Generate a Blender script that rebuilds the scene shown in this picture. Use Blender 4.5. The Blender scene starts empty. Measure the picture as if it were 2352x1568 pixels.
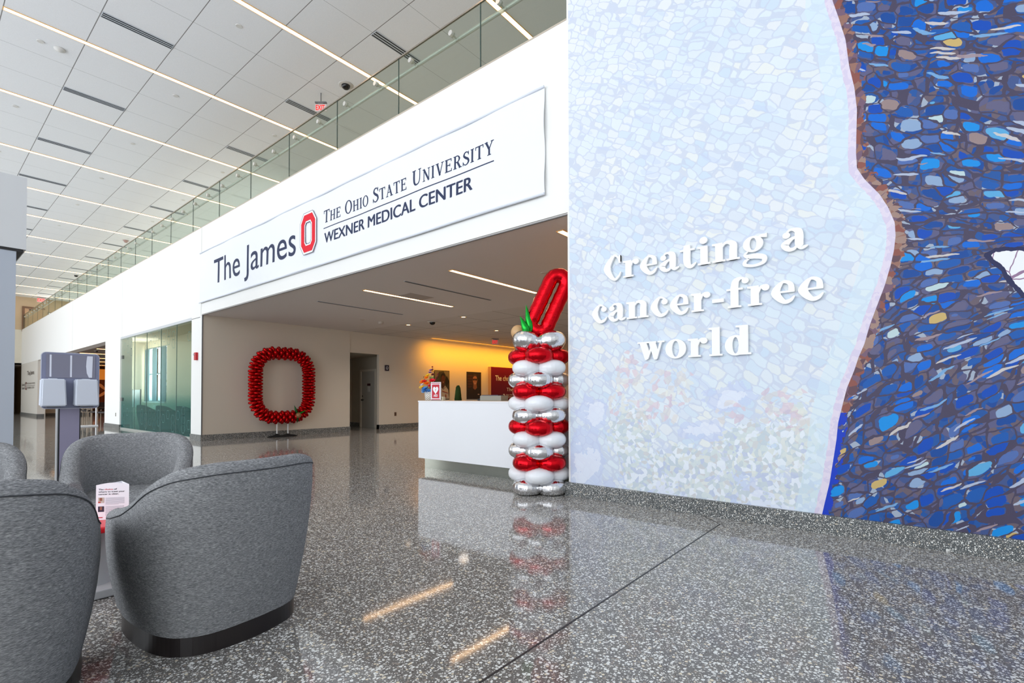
import bpy, bmesh, math, random
import numpy as np
from mathutils import Vector, Matrix, noise
random.seed(7)
PI = math.pi
S = bpy.context.scene
C = S.collection

# ---------------------------------------------------------------- camera
yaw, pitch, roll = 0.684411, 0.018908, -0.0030178
F = Vector((-math.sin(yaw)*math.cos(pitch), math.cos(yaw)*math.cos(pitch), math.sin(pitch)))
R0 = Vector((math.cos(yaw), math.sin(yaw), 0)); U0 = R0.cross(F)
RR = R0*math.cos(roll)+U0*math.sin(roll); UU = -R0*math.sin(roll)+U0*math.cos(roll)
cd = bpy.data.cameras.new('camera'); cam = bpy.data.objects.new('camera', cd); C.objects.link(cam)
cd.sensor_width = 36; cd.sensor_fit = 'HORIZONTAL'; cd.lens = 1140.1/2352*36; cd.shift_y = 102.14/2352
cd.clip_start = 0.05; cd.clip_end = 300
M = Matrix((RR, UU, -F)).transposed().to_4x4(); M.translation = Vector((0, 0, 1.15))
cam.matrix_world = M
S.camera = cam

# ---------------------------------------------------------------- look, sky, daylight
S.view_settings.view_transform = 'Standard'; S.view_settings.look = 'None'
S.view_settings.gamma = 1; S.view_settings.use_curve_mapping = False
S.view_settings.exposure = 0.0
w = bpy.data.worlds.new('world'); S.world = w; w.use_nodes = True
nt = w.node_tree; nt.nodes.clear()
o_ = nt.nodes.new('ShaderNodeOutputWorld'); bg = nt.nodes.new('ShaderNodeBackground')
bg.inputs[0].default_value = (0.80, 0.90, 1.0, 1); bg.inputs[1].default_value = 1.6
nt.links.new(bg.outputs[0], o_.inputs[0])

def area_light(name, loc, rot, sx, sy, power, col, spread=PI):
    l = bpy.data.lights.new(name, 'AREA'); l.shape = 'RECTANGLE'; l.size = sx; l.size_y = sy
    l.energy = power; l.color = col; l.spread = spread
    o = bpy.data.objects.new(name, l); C.objects.link(o); o.location = loc; o.rotation_euler = rot
    return o
# daylight entering through the tall window wall opposite the mural
DAY = (0.965, 0.98, 1.0)
area_light('window_daylight', (-5, -7.6, 3.9), (PI/2, 0, 0), 20, 6.6, 940, DAY)
area_light('window_daylight', (-27, -7.6, 3.9), (PI/2, 0, 0), 22, 6.6, 1040, DAY)
area_light('added_gallery_fill', (-29, 7.55, 6.85), (-PI/2, 0, 0), 28, 0.9, 90, DAY)  # added fill for the upper storey, behind an invented window band
area_light('meeting_window_daylight', (-22.65, 6.2, 2.0), (-PI/2, 0, 0), 2.4, 2.0, 240, DAY)
area_light('far_window_daylight', (-45.0, 6.7, 6.3), (0, -PI/2, 0), 0.8, 1.0, 30, DAY)

# ---------------------------------------------------------------- materials
def lin(c):
    return tuple(((v/12.92) if v <= 0.04045 else ((v+0.055)/1.055)**2.4) for v in c)
def rgb(r, g, b): return lin((r/255, g/255, b/255))+(1,)
MATS = {}
def mat(name, col=(200, 200, 200), rough=0.5, metal=0.0, spec=0.5, emit=None, es=1.0, **kw):
    if name in MATS: return MATS[name]
    m = bpy.data.materials.new(name); m.use_nodes = True
    b = m.node_tree.nodes['Principled BSDF']
    b.inputs['Base Color'].default_value = rgb(*col)
    b.inputs['Roughness'].default_value = rough; b.inputs['Metallic'].default_value = metal
    b.inputs['Specular IOR Level'].default_value = spec
    if emit: b.inputs['Emission Color'].default_value = rgb(*emit); b.inputs['Emission Strength'].default_value = es
    for k, v in kw.items(): b.inputs[k].default_value = v
    MATS[name] = m
    return m
class NB:
    """small node builder"""
    def __init__(s, m): s.m = m; s.t = m.node_tree; s.b = s.t.nodes['Principled BSDF']; s.o = s.t.nodes['Material Output']
    def n(s, typ, **kw):
        nd = s.t.nodes.new(typ)
        for k, v in kw.items(): setattr(nd, k, v)
        return nd
    def l(s, a, b): s.t.links.new(a, b)
    def val(s, x, sock):
        if hasattr(x, 'links'): s.l(x, sock)
        else: sock.default_value = x
    def math(s, op, a, b=0.0, c=0.0, clamp=False):
        nd = s.n('ShaderNodeMath', operation=op, use_clamp=clamp)
        s.val(a, nd.inputs[0]); s.val(b, nd.inputs[1]); s.val(c, nd.inputs[2]); return nd.outputs[0]
    def mix(s, f, a, b, mode='MIX'):
        nd = s.n('ShaderNodeMix', data_type='RGBA', blend_type=mode)
        s.val(f, nd.inputs[0]); s.val(a, nd.inputs[6]); s.val(b, nd.inputs[7]); return nd.outputs[2]
    def obj(s): return s.n('ShaderNodeTexCoord').outputs['Object']
    def map(s, vec, scale=(1, 1, 1), rot=(0, 0, 0), loc=(0, 0, 0)):
        nd = s.n('ShaderNodeMapping'); s.l(vec, nd.inputs[0])
        nd.inputs['Scale'].default_value = scale; nd.inputs['Rotation'].default_value = rot; nd.inputs['Location'].default_value = loc
        return nd.outputs[0]
    def noise(s, vec, scale, detail=2.0, rough=0.5):
        nd = s.n('ShaderNodeTexNoise'); s.l(vec, nd.inputs['Vector']); nd.inputs['Scale'].default_value = scale
        nd.inputs['Detail'].default_value = detail; nd.inputs['Roughness'].default_value = rough
        return nd.outputs['Fac'], nd.outputs['Color']
    def vor(s, vec, scale, feature='F1', rnd=1.0, dim='3D'):
        nd = s.n('ShaderNodeTexVoronoi', feature=feature, voronoi_dimensions=dim); s.l(vec, nd.inputs['Vector'])
        nd.inputs['Scale'].default_value = scale; nd.inputs['Randomness'].default_value = rnd
        return nd
    def ramp(s, fac, stops, interp='LINEAR'):
        nd = s.n('ShaderNodeValToRGB'); s.val(fac, nd.inputs[0]); cr = nd.color_ramp; cr.interpolation = interp
        while len(cr.elements) < len(stops): cr.elements.new(0.5)
        for e, (p, c) in zip(cr.elements, stops): e.position = p; e.color = c
        return nd.outputs[0]
    def sep(s, v):
        nd = s.n('ShaderNodeSeparateXYZ'); s.l(v, nd.inputs[0]); return nd.outputs
    def bump(s, h, strength, dist=0.01):
        nd = s.n('ShaderNodeBump'); s.val(h, nd.inputs['Height']); nd.inputs['Strength'].default_value = strength
        nd.inputs['Distance'].default_value = dist; s.l(nd.outputs[0], s.b.inputs['Normal'])
    def attr(s, name):
        nd = s.n('ShaderNodeAttribute'); nd.attribute_name = name; return nd
    def base(s, c): s.l(c, s.b.inputs['Base Color'])

def painted(name, col, rough=0.75):
    m = mat(name, col, rough, spec=0.3); nb = NB(m); f, _ = nb.noise(nb.obj(), 60, 3)
    nb.bump(f, 0.04, 0.004); return m
WHITE = painted('white_wall_paint', (246, 246, 243))
CREAM = painted('cream_wall_paint', (222, 213, 198))
CREAM2 = painted('pale_cream_paint', (228, 222, 206))
BEIGE = painted('beige_wall_paint', (205, 180, 148))
SOFFIT = painted('soffit_paint', (218, 212, 208))
BLUEGREY = painted('blue_grey_panel', (176, 184, 196), 0.5)
DARKM = mat('dark_shadow_gap', (40, 40, 42), 0.6)
GREYM = mat('grey_trim', (120, 120, 120), 0.5)
STEEL = mat('brushed_steel', (200, 200, 198), 0.25, 1.0)
BLACK = mat('black_plastic', (24, 24, 26), 0.4)
BROWN = mat('brown_wood_door', (92, 62, 44), 0.5)

def terrazzo(name, dark, mid, chip_scale, fine_scale, rough, k=1.0):
    m = mat(name, (90, 88, 86), rough); nb = NB(m); o = nb.obj()
    v1 = nb.vor(o, chip_scale); s1 = nb.sep(v1.outputs['Color'])
    v2 = nb.vor(o, fine_scale); s2 = nb.sep(v2.outputs['Color'])
    # chip radius differs from cell to cell
    r1 = nb.math('MULTIPLY', s1[0], 0.47*k); c1 = nb.math('LESS_THAN', v1.outputs['Distance'], r1)
    r2 = nb.math('MULTIPLY', s2[1], 0.50*k); c2 = nb.math('LESS_THAN', v2.outputs['Distance'], r2)
    f, _ = nb.noise(o, fine_scale*1.3, 2)
    basec = nb.mix(f, rgb(*dark), rgb(*mid))
    chip2 = nb.ramp(s2[0], [(0, rgb(226, 224, 218)), (0.28, rgb(110, 104, 98)), (0.5, rgb(196, 192, 186)), (0.74, rgb(84, 78, 74)), (0.9, rgb(234, 232, 228))], 'CONSTANT')
    chip1 = nb.ramp(s1[2], [(0, rgb(236, 236, 232)), (0.62, rgb(208, 206, 200)), (0.8, rgb(226, 214, 190)), (0.9, rgb(150, 140, 130))], 'CONSTANT')
    col = nb.mix(c2, basec, chip2); col = nb.mix(c1, col, chip1)
    nb.base(col)
    return m, nb, o
FLOOR, nbf, of = terrazzo('terrazzo_floor', (96, 93, 90), (136, 132, 128), 70, 135, 0.06, 1.3)
FLOOR.node_tree.nodes['Principled BSDF'].inputs['Specular IOR Level'].default_value = 0.42
fw, _ = nbf.noise(of, 1.4, 2); nbf.bump(fw, 0.05, 0.02)
TERB, _, _ = terrazzo('terrazzo_base', (48, 52, 54), (92, 98, 100), 85, 190, 0.35)

def ceiling_mat():
    m = mat('acoustic_ceiling_panel', (226, 226, 226), 0.9, spec=0.1); nb = NB(m); o = nb.obj(); s = nb.sep(o)
    def line(c, off, per, wdt):
        a = nb.math('SUBTRACT', c, off-wdt/2); a = nb.math('DIVIDE', a, per); a = nb.math('FRACT', a)
        return nb.math('LESS_THAN', a, wdt/per)
    ly = line(s[1], 2.06, 1.08, 0.014)
    l1 = line(s[0], -9.785, 3.235, 0.007); l2 = line(s[0], -10.80, 3.235, 0.007)
    mk = nb.math('MAXIMUM', l1, l2)
    f, _ = nb.noise(o, 90, 3)
    c = nb.mix(f, rgb(228, 229, 231), rgb(244, 245, 247))
    c = nb.mix(nb.math('MULTIPLY', mk, 0.7), c, rgb(120, 118, 116)); c = nb.mix(nb.math('MULTIPLY', ly, 0.8), c, rgb(100, 96, 92))
    nb.base(c); return m
CEIL = ceiling_mat()
def tile_mat(name, per, off, col, lc, axis2=True, wd=0.018):
    m = mat(name, col, 0.9, spec=0.1); nb = NB(m); o = nb.obj(); s = nb.sep(o)
    def line(c, of_, wdt):
        a = nb.math('SUBTRACT', c, of_-wdt/2); a = nb.math('DIVIDE', a, per); a = nb.math('FRACT', a)
        return nb.math('LESS_THAN', a, wdt/per)
    mk = line(s[0], off[0], wd)
    if axis2: mk = nb.math('MAXIMUM', mk, line(s[1], off[1], wd))
    c = nb.mix(mk, rgb(*col), rgb(*lc)); nb.base(c); return m
TILE = tile_mat('lobby_ceiling_tile', 1.22, (-13.1, 9.2), (212, 206, 200), (130, 120, 112))

def fabric():
    m = mat('grey_heathered_wool', (110, 112, 116), 0.95, spec=0.15); nb = NB(m); o = nb.obj()
    f, _ = nb.noise(nb.map(o, (75, 75, 560)), 1.0, 3, 0.65); g, _ = nb.noise(nb.map(o, (25, 25, 90)), 1.0, 2)
    a = nb.math('MULTIPLY_ADD', f, 0.88, 0.0); a = nb.math('MULTIPLY_ADD', g, 0.12, a)
    c = nb.ramp(a, [(0.32, rgb(88, 90, 94)), (0.5, rgb(130, 131, 133)), (0.68, rgb(182, 183, 184))]); nb.base(c)
    nb.bump(f, 0.25, 0.002); return m
WOOL = fabric()
PIPE = mat('dark_piping', (62, 64, 68), 0.9)
PLINTH = mat('espresso_plinth', (30, 24, 24), 0.3)

STRIP = mat('warm_light_lens', (255, 240, 220), 0.5, emit=(255, 220, 176), es=7.5)
STRIPL = mat('lobby_light_lens', (255, 240, 220), 0.5, emit=(255, 208, 156), es=13.0)
AMBER = mat('amber_cove_lens', (255, 200, 90), 0.5, emit=(255, 190, 80), es=2.0)
GLOW_TRIM = mat('spill_tinted_trim', (250, 196, 124), 0.5)  # orange spill of the lens painted into the trim colour

def foil(name, col, metal, rough, bump=0.35):
    m = mat(name, col, rough, metal); nb = NB(m); o = nb.obj()
    f, _ = nb.noise(nb.map(o, (1, 1, 2.2)), 26, 3, 0.6); nb.bump(f, bump, 0.006); return m
SILVER = foil('silver_foil', (226, 226, 228), 1.0, 0.12, 0.5)
REDF = foil('red_foil', (206, 2, 22), 0.85, 0.17, 0.35)
REDD = foil('deep_red_foil', (196, 6, 10), 0.8, 0.22, 0.2)
WHITEF = foil('white_foil', (236, 238, 242), 0.0, 0.22, 0.25)
GREENF = foil('green_foil', (20, 160, 50), 0.7, 0.2, 0.3)
GREEND = foil('dark_green_foil', (12, 84, 34), 0.6, 0.25, 0.2)
TAN = mat('tan_latex', (206, 164, 116), 0.35)
BLKCLOTH = mat('black_cloth', (12, 12, 13), 0.9)
NAVY = mat('navy_print', (38, 50, 84), 0.7)
REDP = mat('scarlet_print', (232, 6, 40), 0.7)
WHITEP = mat('white_print', (246, 248, 251), 0.7)

# ---------------------------------------------------------------- geometry helpers
class MB:
    def __init__(s): s.v = []; s.f = []; s.m = []; s.smooth = []
    def add(s, vs, fs, mi=0, sm=False):
        b = len(s.v); s.v += [tuple(v) for v in vs]; s.f += [tuple(i+b for i in f) for f in fs]; s.m += [mi]*len(fs); s.smooth += [sm]*len(fs); return s
    def box(s, x0, x1, y0, y1, z0, z1, mi=0):
        x0, x1 = sorted((x0, x1)); y0, y1 = sorted((y0, y1)); z0, z1 = sorted((z0, z1))
        v = [(x, y, z) for x in (x0, x1) for y in (y0, y1) for z in (z0, z1)]
        return s.add(v, [(0, 1, 3, 2), (4, 6, 7, 5), (0, 4, 5, 1), (2, 3, 7, 6), (0, 2, 6, 4), (1, 5, 7, 3)], mi)
    def bbox(s, cx, cy, cz, sx, sy, sz, b=0.01, mi=0, rot=None):
        """bevelled box by centre and size"""
        bm = bmesh.new(); bmesh.ops.create_cube(bm, size=1)
        for v in bm.verts: v.co = Vector((v.co.x*sx, v.co.y*sy, v.co.z*sz))
        bmesh.ops.bevel(bm, geom=list(bm.edges), offset=b, segments=3, affect='EDGES', profile=0.5)
        mt = Matrix.Translation((cx, cy, cz))
        if rot: mt = mt @ rot
        vs = [mt @ v.co for v in bm.verts]; bm.verts.index_update(); fs = [[v.index for v in f.verts] for f in bm.faces]; bm.free()
        return s.add(vs, fs, mi)
    def cyl(s, p0, p1, r0, r1=None, n=16, mi=0, cap=True, sm=True):
        if r1 is None: r1 = r0
        p0 = Vector(p0); p1 = Vector(p1); d = (p1-p0).normalized(); a = d.orthogonal().normalized(); b = d.cross(a)
        vs = []
        for p, r in ((p0, r0), (p1, r1)):
            for i in range(n): t = 2*PI*i/n; vs.append(p+a*math.cos(t)*r+b*math.sin(t)*r)
        s.add(vs, [(i, (i+1) % n, n+(i+1) % n, n+i) for i in range(n)], mi, sm)
        if cap: s.add(vs, [tuple(range(n-1, -1, -1)), tuple(range(n, 2*n))], mi)
        return s
    def tube(s, pts, rad, n=8, mi=0, closed=False):
        pts = [Vector(p) for p in pts]; N = len(pts); vs = []; prev = None
        for i, p in enumerate(pts):
            a = pts[(i+1) % N] if (closed or i < N-1) else pts[i]; b = pts[i-1] if (closed or i > 0) else pts[i]
            t = (a-b).normalized()
            if prev is None: u = t.orthogonal().normalized()
            else: u = (prev-t*prev.dot(t)).normalized()
            prev = u; v = t.cross(u); r = rad[i] if isinstance(rad, (list, tuple)) else rad
            for k in range(n): an = 2*PI*k/n; vs.append(p+u*math.cos(an)*r+v*math.sin(an)*r)
        fs = []
        for i in range(N if closed else N-1):
            j = (i+1) % N
            for k in range(n): fs.append((i*n+k, i*n+(k+1) % n, j*n+(k+1) % n, j*n+k))
        s.add(vs, fs, mi, True)
        if not closed: s.add(vs, [tuple(range(n-1, -1, -1)), tuple(range((N-1)*n, N*n))], mi)
        return s
    def lathe(s, prof, c=(0, 0, 0), n=24, mi=0, sm=True):
        vs = []
        for r, z in prof:
            for i in range(n): t = 2*PI*i/n; vs.append((c[0]+r*math.cos(t), c[1]+r*math.sin(t), c[2]+z))
        fs = [(a*n+i, a*n+(i+1) % n, (a+1)*n+(i+1) % n, (a+1)*n+i) for a in range(len(prof)-1) for i in range(n)]
        return s.add(vs, fs, mi, sm)
    def sphere(s, c, r, sc=(1, 1, 1), nu=16, nv=10, mi=0, rot=None):
        vs = []; 
        for j in range(nv+1):
            ph = PI*j/nv
            for i in range(nu):
                t = 2*PI*i/nu; p = Vector((r*sc[0]*math.sin(ph)*math.cos(t), r*sc[1]*math.sin(ph)*math.sin(t), r*sc[2]*math.cos(ph)))
                if rot: p = rot @ p
                vs.append(p+Vector(c))
        fs = [(j*nu+i, (j+1)*nu+i, (j+1)*nu+(i+1) % nu, j*nu+(i+1) % nu) for j in range(nv) for i in range(nu)]
        return s.add(vs, fs, mi, True)
    def prism(s, poly, y0, y1, mi=0, plane='xz'):
        """polygon (2d) extruded between y0 and y1; plane xz, or yz extruded along x"""
        n = len(poly); 
        if plane == 'xz': vs = [(a, y0, b) for a, b in poly]+[(a, y1, b) for a, b in poly]
        elif plane == 'yz': vs = [(y0, a, b) for a, b in poly]+[(y1, a, b) for a, b in poly]
        else: vs = [(a, b, y0) for a, b in poly]+[(a, b, y1) for a, b in poly]
        return s.add(vs, [tuple(range(n)), tuple(range(2*n-1, n-1, -1))]+[(i, (i+1) % n, n+(i+1) % n, n+i) for i in range(n)], mi)
    def build(s, name, mats, parent=None, loc=None, clean=False):
        me = bpy.data.meshes.new(name); me.from_pydata([tuple(v) for v in s.v], [], s.f)
        if not isinstance(mats, (list, tuple)): mats = [mats]
        for m in mats: me.materials.append(m)
        me.polygons.foreach_set('material_index', s.m); me.polygons.foreach_set('use_smooth', s.smooth)
        bm = bmesh.new(); bm.from_mesh(me)
        if clean: bmesh.ops.remove_doubles(bm, verts=bm.verts, dist=1e-5)
        bmesh.ops.recalc_face_normals(bm, faces=bm.faces); bm.to_mesh(me); bm.free()
        me.update()
        o = bpy.data.objects.new(name, me); C.objects.link(o)
        if parent: o.parent = parent
        if loc: o.location = loc
        return o
def tag(o, label, cat, group=None, kind=None):
    o['label'] = label; o['category'] = cat
    if group: o['group'] = group
    if kind: o['kind'] = kind
    return o
def thing(name, label, cat, loc=(0, 0, 0), rz=0, group=None):
    o = bpy.data.objects.new(name, None); C.objects.link(o); o.location = loc; o.rotation_euler = (0, 0, rz); o.empty_display_size = 0.1
    return tag(o, label, cat, group)
def struct(name, mb, m, parent=None):
    o = mb.build(name, m, parent)
    if not parent: o['kind'] = 'structure'
    return o
def dup(root, loc=None, label=None, rz=None):
    r = root.copy(); C.objects.link(r)
    if loc is not None: r.location = loc
    if rz is not None: r.rotation_euler = (0, 0, rz)
    if label: r['label'] = label
    for ch in list(root.children):
        c = ch.copy(); C.objects.link(c); c.parent = r
        for g in ch.children:
            d = g.copy(); C.objects.link(d); d.parent = c
    return r
ORD = ['nearest', 'second', 'third', 'fourth', 'fifth', 'sixth', 'seventh', 'eighth', 'ninth', 'tenth', 'eleventh', 'twelfth', 'thirteenth', 'fourteenth']

# ---------------------------------------------------------------- the building
YW = 4.87                      # plane of the long white wall
ZO, ZT, ZC = 3.263, 5.557, 7.74
FARX = -45.6
m = MB(); m.box(-60, 6, -8.2, 6.3, -0.3, 0); m.box(-17, 6, 6.3, 21, -0.3, 0); m.box(-32, -24, 6.3, 6.8, -0.3, 0); m.box(-39, -32, 6.3, 8.2, -0.3, 0); m.box(-46.5, -39, 6.3, 10.3, -0.3, 0); struct('floor', m, FLOOR)
m = MB(); m.box(-54, 6, -8.2, 7.9, ZC, ZC+0.3); m.box(-14.8, 6, 7.9, 10.2, ZC, ZC+0.3); struct('ceiling', m, CEIL)
# long white wall with its openings
m = MB()
m.box(FARX, -14.36, YW, YW+0.35, ZO, ZT); m.box(-14.36, -3.13, YW, YW+0.35, ZO+0.02, ZT)
m.box(-15.08, -14.33, YW, YW+0.02, 0, ZO); m.box(-15.08, -14.8, YW+0.02, YW+0.35, 0, ZO)
m.box(-24.1, -22.02, YW, YW+0.35, 0, ZO)
struct('wall_front', m, WHITE)
m = MB(); m.box(-3.13, 5.2, YW, YW+0.35, 0, ZC); struct('wall_right_front', m, WHITE)
m = MB(); m.box(FARX, -39.3, YW, YW+0.35, 0, ZO-0.005); struct('wall_far_front', m, painted('pale_stone_panel', (226, 222, 214), 0.6))
# grooves of the wall
m = MB()
m.box(-14.43, -14.40, YW-0.003, YW+0.01, ZO-0.03, ZT); struct('trim_1', m, mat('faint_joint', (214, 214, 210), 0.8))
m = MB(); m.box(-21.83, -21.81, YW-0.003, YW+0.01, ZO, ZT); m.box(-30.03, -30.01, YW-0.003, YW+0.01, ZO, ZT); struct('trim_2', m, MATS['faint_joint'])
m = MB(); m.box(-15.08, -14.47, YW-0.004, YW+0.01, ZO-0.055, ZO-0.04); struct('trim_3', m, GREYM)
m = MB(); m.box(-14.345, -14.322, YW-0.006, YW+0.02, 0.15, ZO); m.box(-14.33, -3.13, YW-0.006, YW+0.02, ZO-0.012, ZO); struct('trim_4', m, GREYM)
m = MB(); m.box(FARX, -3.13, YW-0.004, YW+0.06, ZT, ZT+0.02); struct('trim_5', m, mat('tan_metal_edge', (196, 184, 168), 0.4))
# terrazzo baseboards
def bbd(name, *bx):
    m = MB()
    for b in bx: m.box(*b, 0, 0.152)
    struct(name, m, TERB)
bbd('baseboard_right', (-3.155, 5.2, YW-0.045, YW+0.3))
bbd('baseboard_front', (-15.085, -14.31, YW-0.02, YW+0.3), (-24.12, -22.0, YW-0.02, YW+0.3), (FARX, -39.28, YW-0.02, YW+0.3))
# upper storey: slab, back wall
m = MB(); m.box(FARX, -14.8, YW+0.35, 7.8, 5.2, 5.45); m.box(-14.8, 5.2, YW+0.35, 10.2, 5.2, 5.45); struct('ceiling_slab', m, CREAM2).name = 'floor_upper'
m = MB(); m.box(FARX, -14.8, 7.7, 7.9, 5.2, 6.3); m.box(FARX, -14.8, 7.7, 7.9, 7.4, ZC); m.box(-15.0, -14.8, 7.9, 10.2, 5.2, ZC); m.box(-14.8, 5.2, 10.0, 10.2, 5.2, ZC); struct('wall_upper_back', m, WHITE)
m = MB()
for i in range(16): m.box(-45+i*2, -44.9+i*2, 7.72, 7.82, 6.3, 7.4)
struct('added_window_5', m, GREYM)  # unseen window band, added to give the gallery fill light an opening
# lobby behind the wide opening
m = MB(); m.box(-14.8, -3.13, YW+0.01, 9.3, ZO, ZO+0.015); m.box(-14.8, -3.0, YW+0.36, 9.3, ZO+0.016, ZO+0.12); struct('ceiling_lobby_front', m, SOFFIT)
m = MB(); m.box(-14.8, 3, 9.3, 21, ZO, ZO+0.12); struct('ceiling_lobby_back', m, TILE)
m = MB(); m.box(-14.8, -14.335, YW+0.02, 9.2, 0, ZO)
struct('wall_lobby_left', m, CREAM)
m = MB(); m.box(-14.5, -14.37, 9.2, 10.36, 2.575, ZO); m.box(-14.5, -14.37, 10.36, 20, 0, ZO); struct('wall_lobby_back_left', m, CREAM)
m = MB(); m.box(-15.0, 3, 20, 20.3, 0, ZO+0.1); struct('wall_lobby_back', m, CREAM)
m = MB(); m.box(-5.05, -3.0, 7.9, 20, 0, ZO); struct('wall_lobby_right', m, painted('warm_cream_paint', (224, 196, 160)))
m = MB(); m.box(-3.13, -2.9, YW+0.35, 7.9, 0, ZO); struct('wall_lobby_side', m, MATS['warm_cream_paint'])
bbd('baseboard_lobby', (-14.8, -14.31, YW+0.3, 9.21), (-14.5, -14.34, 10.36, 20), (-5.08, -3.0, 7.87, 8.2))
# recess with the door
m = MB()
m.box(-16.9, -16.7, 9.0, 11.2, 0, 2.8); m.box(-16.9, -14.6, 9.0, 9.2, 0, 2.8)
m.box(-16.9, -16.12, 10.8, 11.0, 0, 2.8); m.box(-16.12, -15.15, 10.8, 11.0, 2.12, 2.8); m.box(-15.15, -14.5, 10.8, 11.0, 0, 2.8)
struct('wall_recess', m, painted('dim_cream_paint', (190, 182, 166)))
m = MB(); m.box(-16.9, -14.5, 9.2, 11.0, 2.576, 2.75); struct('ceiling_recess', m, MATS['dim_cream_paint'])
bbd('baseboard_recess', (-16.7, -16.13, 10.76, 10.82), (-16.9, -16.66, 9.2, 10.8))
d = MB(); d.box(-16.12, -15.15, 10.80, 10.95, 0.0, 2.06)
door = struct('door_1', d, mat('grey_door_paint', (186, 182, 172), 0.5))
f = MB(); f.box(-16.12, -16.05, 10.76, 10.86, 0, 2.12); f.box(-15.21, -15.15, 10.76, 10.86, 0, 2.12); f.box(-16.05, -15.21, 10.76, 10.86, 2.05, 2.12)
f.build('door_frame', mat('cream_door_frame', (220, 212, 196), 0.5), door)
h = MB(); h.cyl((-15.98, 10.80, 1.0), (-15.98, 10.74, 1.0), 0.025); h.cyl((-15.98, 10.75, 1.0), (-15.85, 10.75, 1.0), 0.011); h.cyl((-15.98, 10.80, 1.14), (-15.98, 10.78, 1.14), 0.02)
h.build('door_handle', mat('dark_bronze', (60, 50, 44), 0.3, 0.8), door)
h = MB(); h.box(-15.68, -15.50, 10.785, 10.80, 1.52, 1.60); h.build('door_sign', mat('maroon_sign', (70, 24, 34), 0.4), door)
h = MB(); h.box(-15.66, -15.53, 10.79, 10.80, 1.30, 1.50); h.build('notice', mat('notice_paper', (214, 210, 202), 0.8), door)
# far end of the hall
m = MB(); m.box(FARX-0.3, FARX, -8, 10, ZT, ZC); struct('wall_far_upper', m, BEIGE)
m = MB(); m.box(FARX-0.3, FARX, -8, YW+0.35, ZO, ZT); m.box(FARX-0.3, FARX, -8, 3.9, 0, ZO); struct('wall_far', m, CREAM2)
m = MB(); m.box(-52, FARX-0.3, 3.7, 3.9, 0, ZO); m.box(-52, -51.8, 3.9, 5.4, 0, ZO); m.box(-52, FARX-0.3, YW+0.35, YW+0.6, 0, ZO); struct('wall_far_corridor', m, BEIGE)
m = MB(); m.box(-52, FARX, 3.7, 5.5, ZO, ZO+0.1); struct('ceiling_far_corridor', m, SOFFIT)
d = MB(); d.box(-51.8, -51.74, 4.55, 5.15, 0, 2.4); struct('door_2', d, BROWN)
d = MB(); d.box(FARX, FARX+0.05, 4.98, 5.85, ZT-0.1, 7.0); dd = struct('door_3', d, mat('tan_door', (196, 158, 122), 0.5))
f = MB(); f.box(FARX, FARX+0.08, 4.86, 4.98, ZT-0.1, 7.12); f.box(FARX, FARX+0.08, 4.98, 5.97, 7.0, 7.12); f.build('door_frame', mat('brown_frame', (120, 88, 64), 0.5), dd)
f = MB(); f.box(FARX+0.05, FARX+0.12, 5.2, 5.6, 6.88, 6.95); f.build('door_closer', BLACK, dd)
# bright window at the far end of the upper storey
wn = MB(); wn.box(FARX, FARX+0.06, 6.1, 6.16, 5.6, 6.85); wn.box(FARX, FARX+0.06, 7.3, 7.36, 5.6, 6.85); wn.box(FARX, FARX+0.06, 6.1, 7.36, 6.82, 6.88)
w1 = struct('window_1', wn, GREYM)
p = MB(); p.box(FARX+0.01, FARX+0.02, 6.16, 7.3, 5.55, 6.82); p.build('lit_pane', mat('daylit_pane', (255, 255, 255), 0.5, emit=(240, 247, 255), es=2.0), w1)
# dining area behind the second opening
m = MB(); m.box(-32, -24.1, YW+0.35, 6.8, ZO+0.002, ZO+0.12); m.box(-39, -32, YW+0.35, 8.2, ZO+0.002, ZO+0.12); m.box(-46.5, -39, YW+0.35, 9.9, ZO+0.002, ZO+0.12); struct('ceiling_dining', m, painted('dining_ceiling', (150, 138, 128)))
m = MB(); m.box(-32, -24.1, 6.6, 6.8, 0, ZO); m.box(-32.2, -32, 6.8, 8.2, 0, ZO); m.box(-39, -32.2, 8.0, 8.2, 0, ZO); m.box(-39.2, -39, 8.2, 9.9, 0, ZO); m.box(-46.5, -39.2, 9.7, 9.9, 0, ZO); m.box(-24.22, -24.1, YW+0.35, 6.6, 0, ZO); struct('wall_dining_back', m, painted('brown_wall', (120, 84, 62)))
m = MB(); m.box(-46.5, -46.2, YW+0.35, 9.7, 0, ZO); m.box(-41.0, -40.8, YW+0.4, 7.6, 0, ZO); struct('wall_dining_left', m, CREAM)
bbd('baseboard_dining', (-40.8, -40.76, YW+0.35, 7.6))
# meeting room behind the teal glass
m = MB()
yb = 6.1
m.box(-24.1, -24.0, YW+0.35, yb, 0, 3.5); m.box(-15.0, -14.81, YW+0.35, yb+.2, 0, 3.5)
m.box(-24.1, -23.95, yb, yb+0.2, 0, 3.5)
m.box(-21.35, -16.9, yb, yb+0.2, 0, 3.5); m.box(-15.6, -14.9, yb, yb+0.2, 0, 3.5)
m.box(-23.95, -21.35, yb, yb+0.2, 0, 0.95); m.box(-23.95, -21.35, yb, yb+0.2, 3.05, 3.5); m.box(-16.9, -15.6, yb, yb+0.2, 0, 0.95); m.box(-16.9, -15.6, yb, yb+0.2, 3.05, 3.5)
struct('wall_meeting_room', m, painted('meeting_room_paint', (226, 220, 200)))
m = MB(); m.box(-24.1, -14.8, YW+0.35, yb+0.2, ZO+0.03, ZO+0.12); struct('ceiling_meeting_room', m, painted('meeting_ceiling', (214, 208, 190)))
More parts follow.
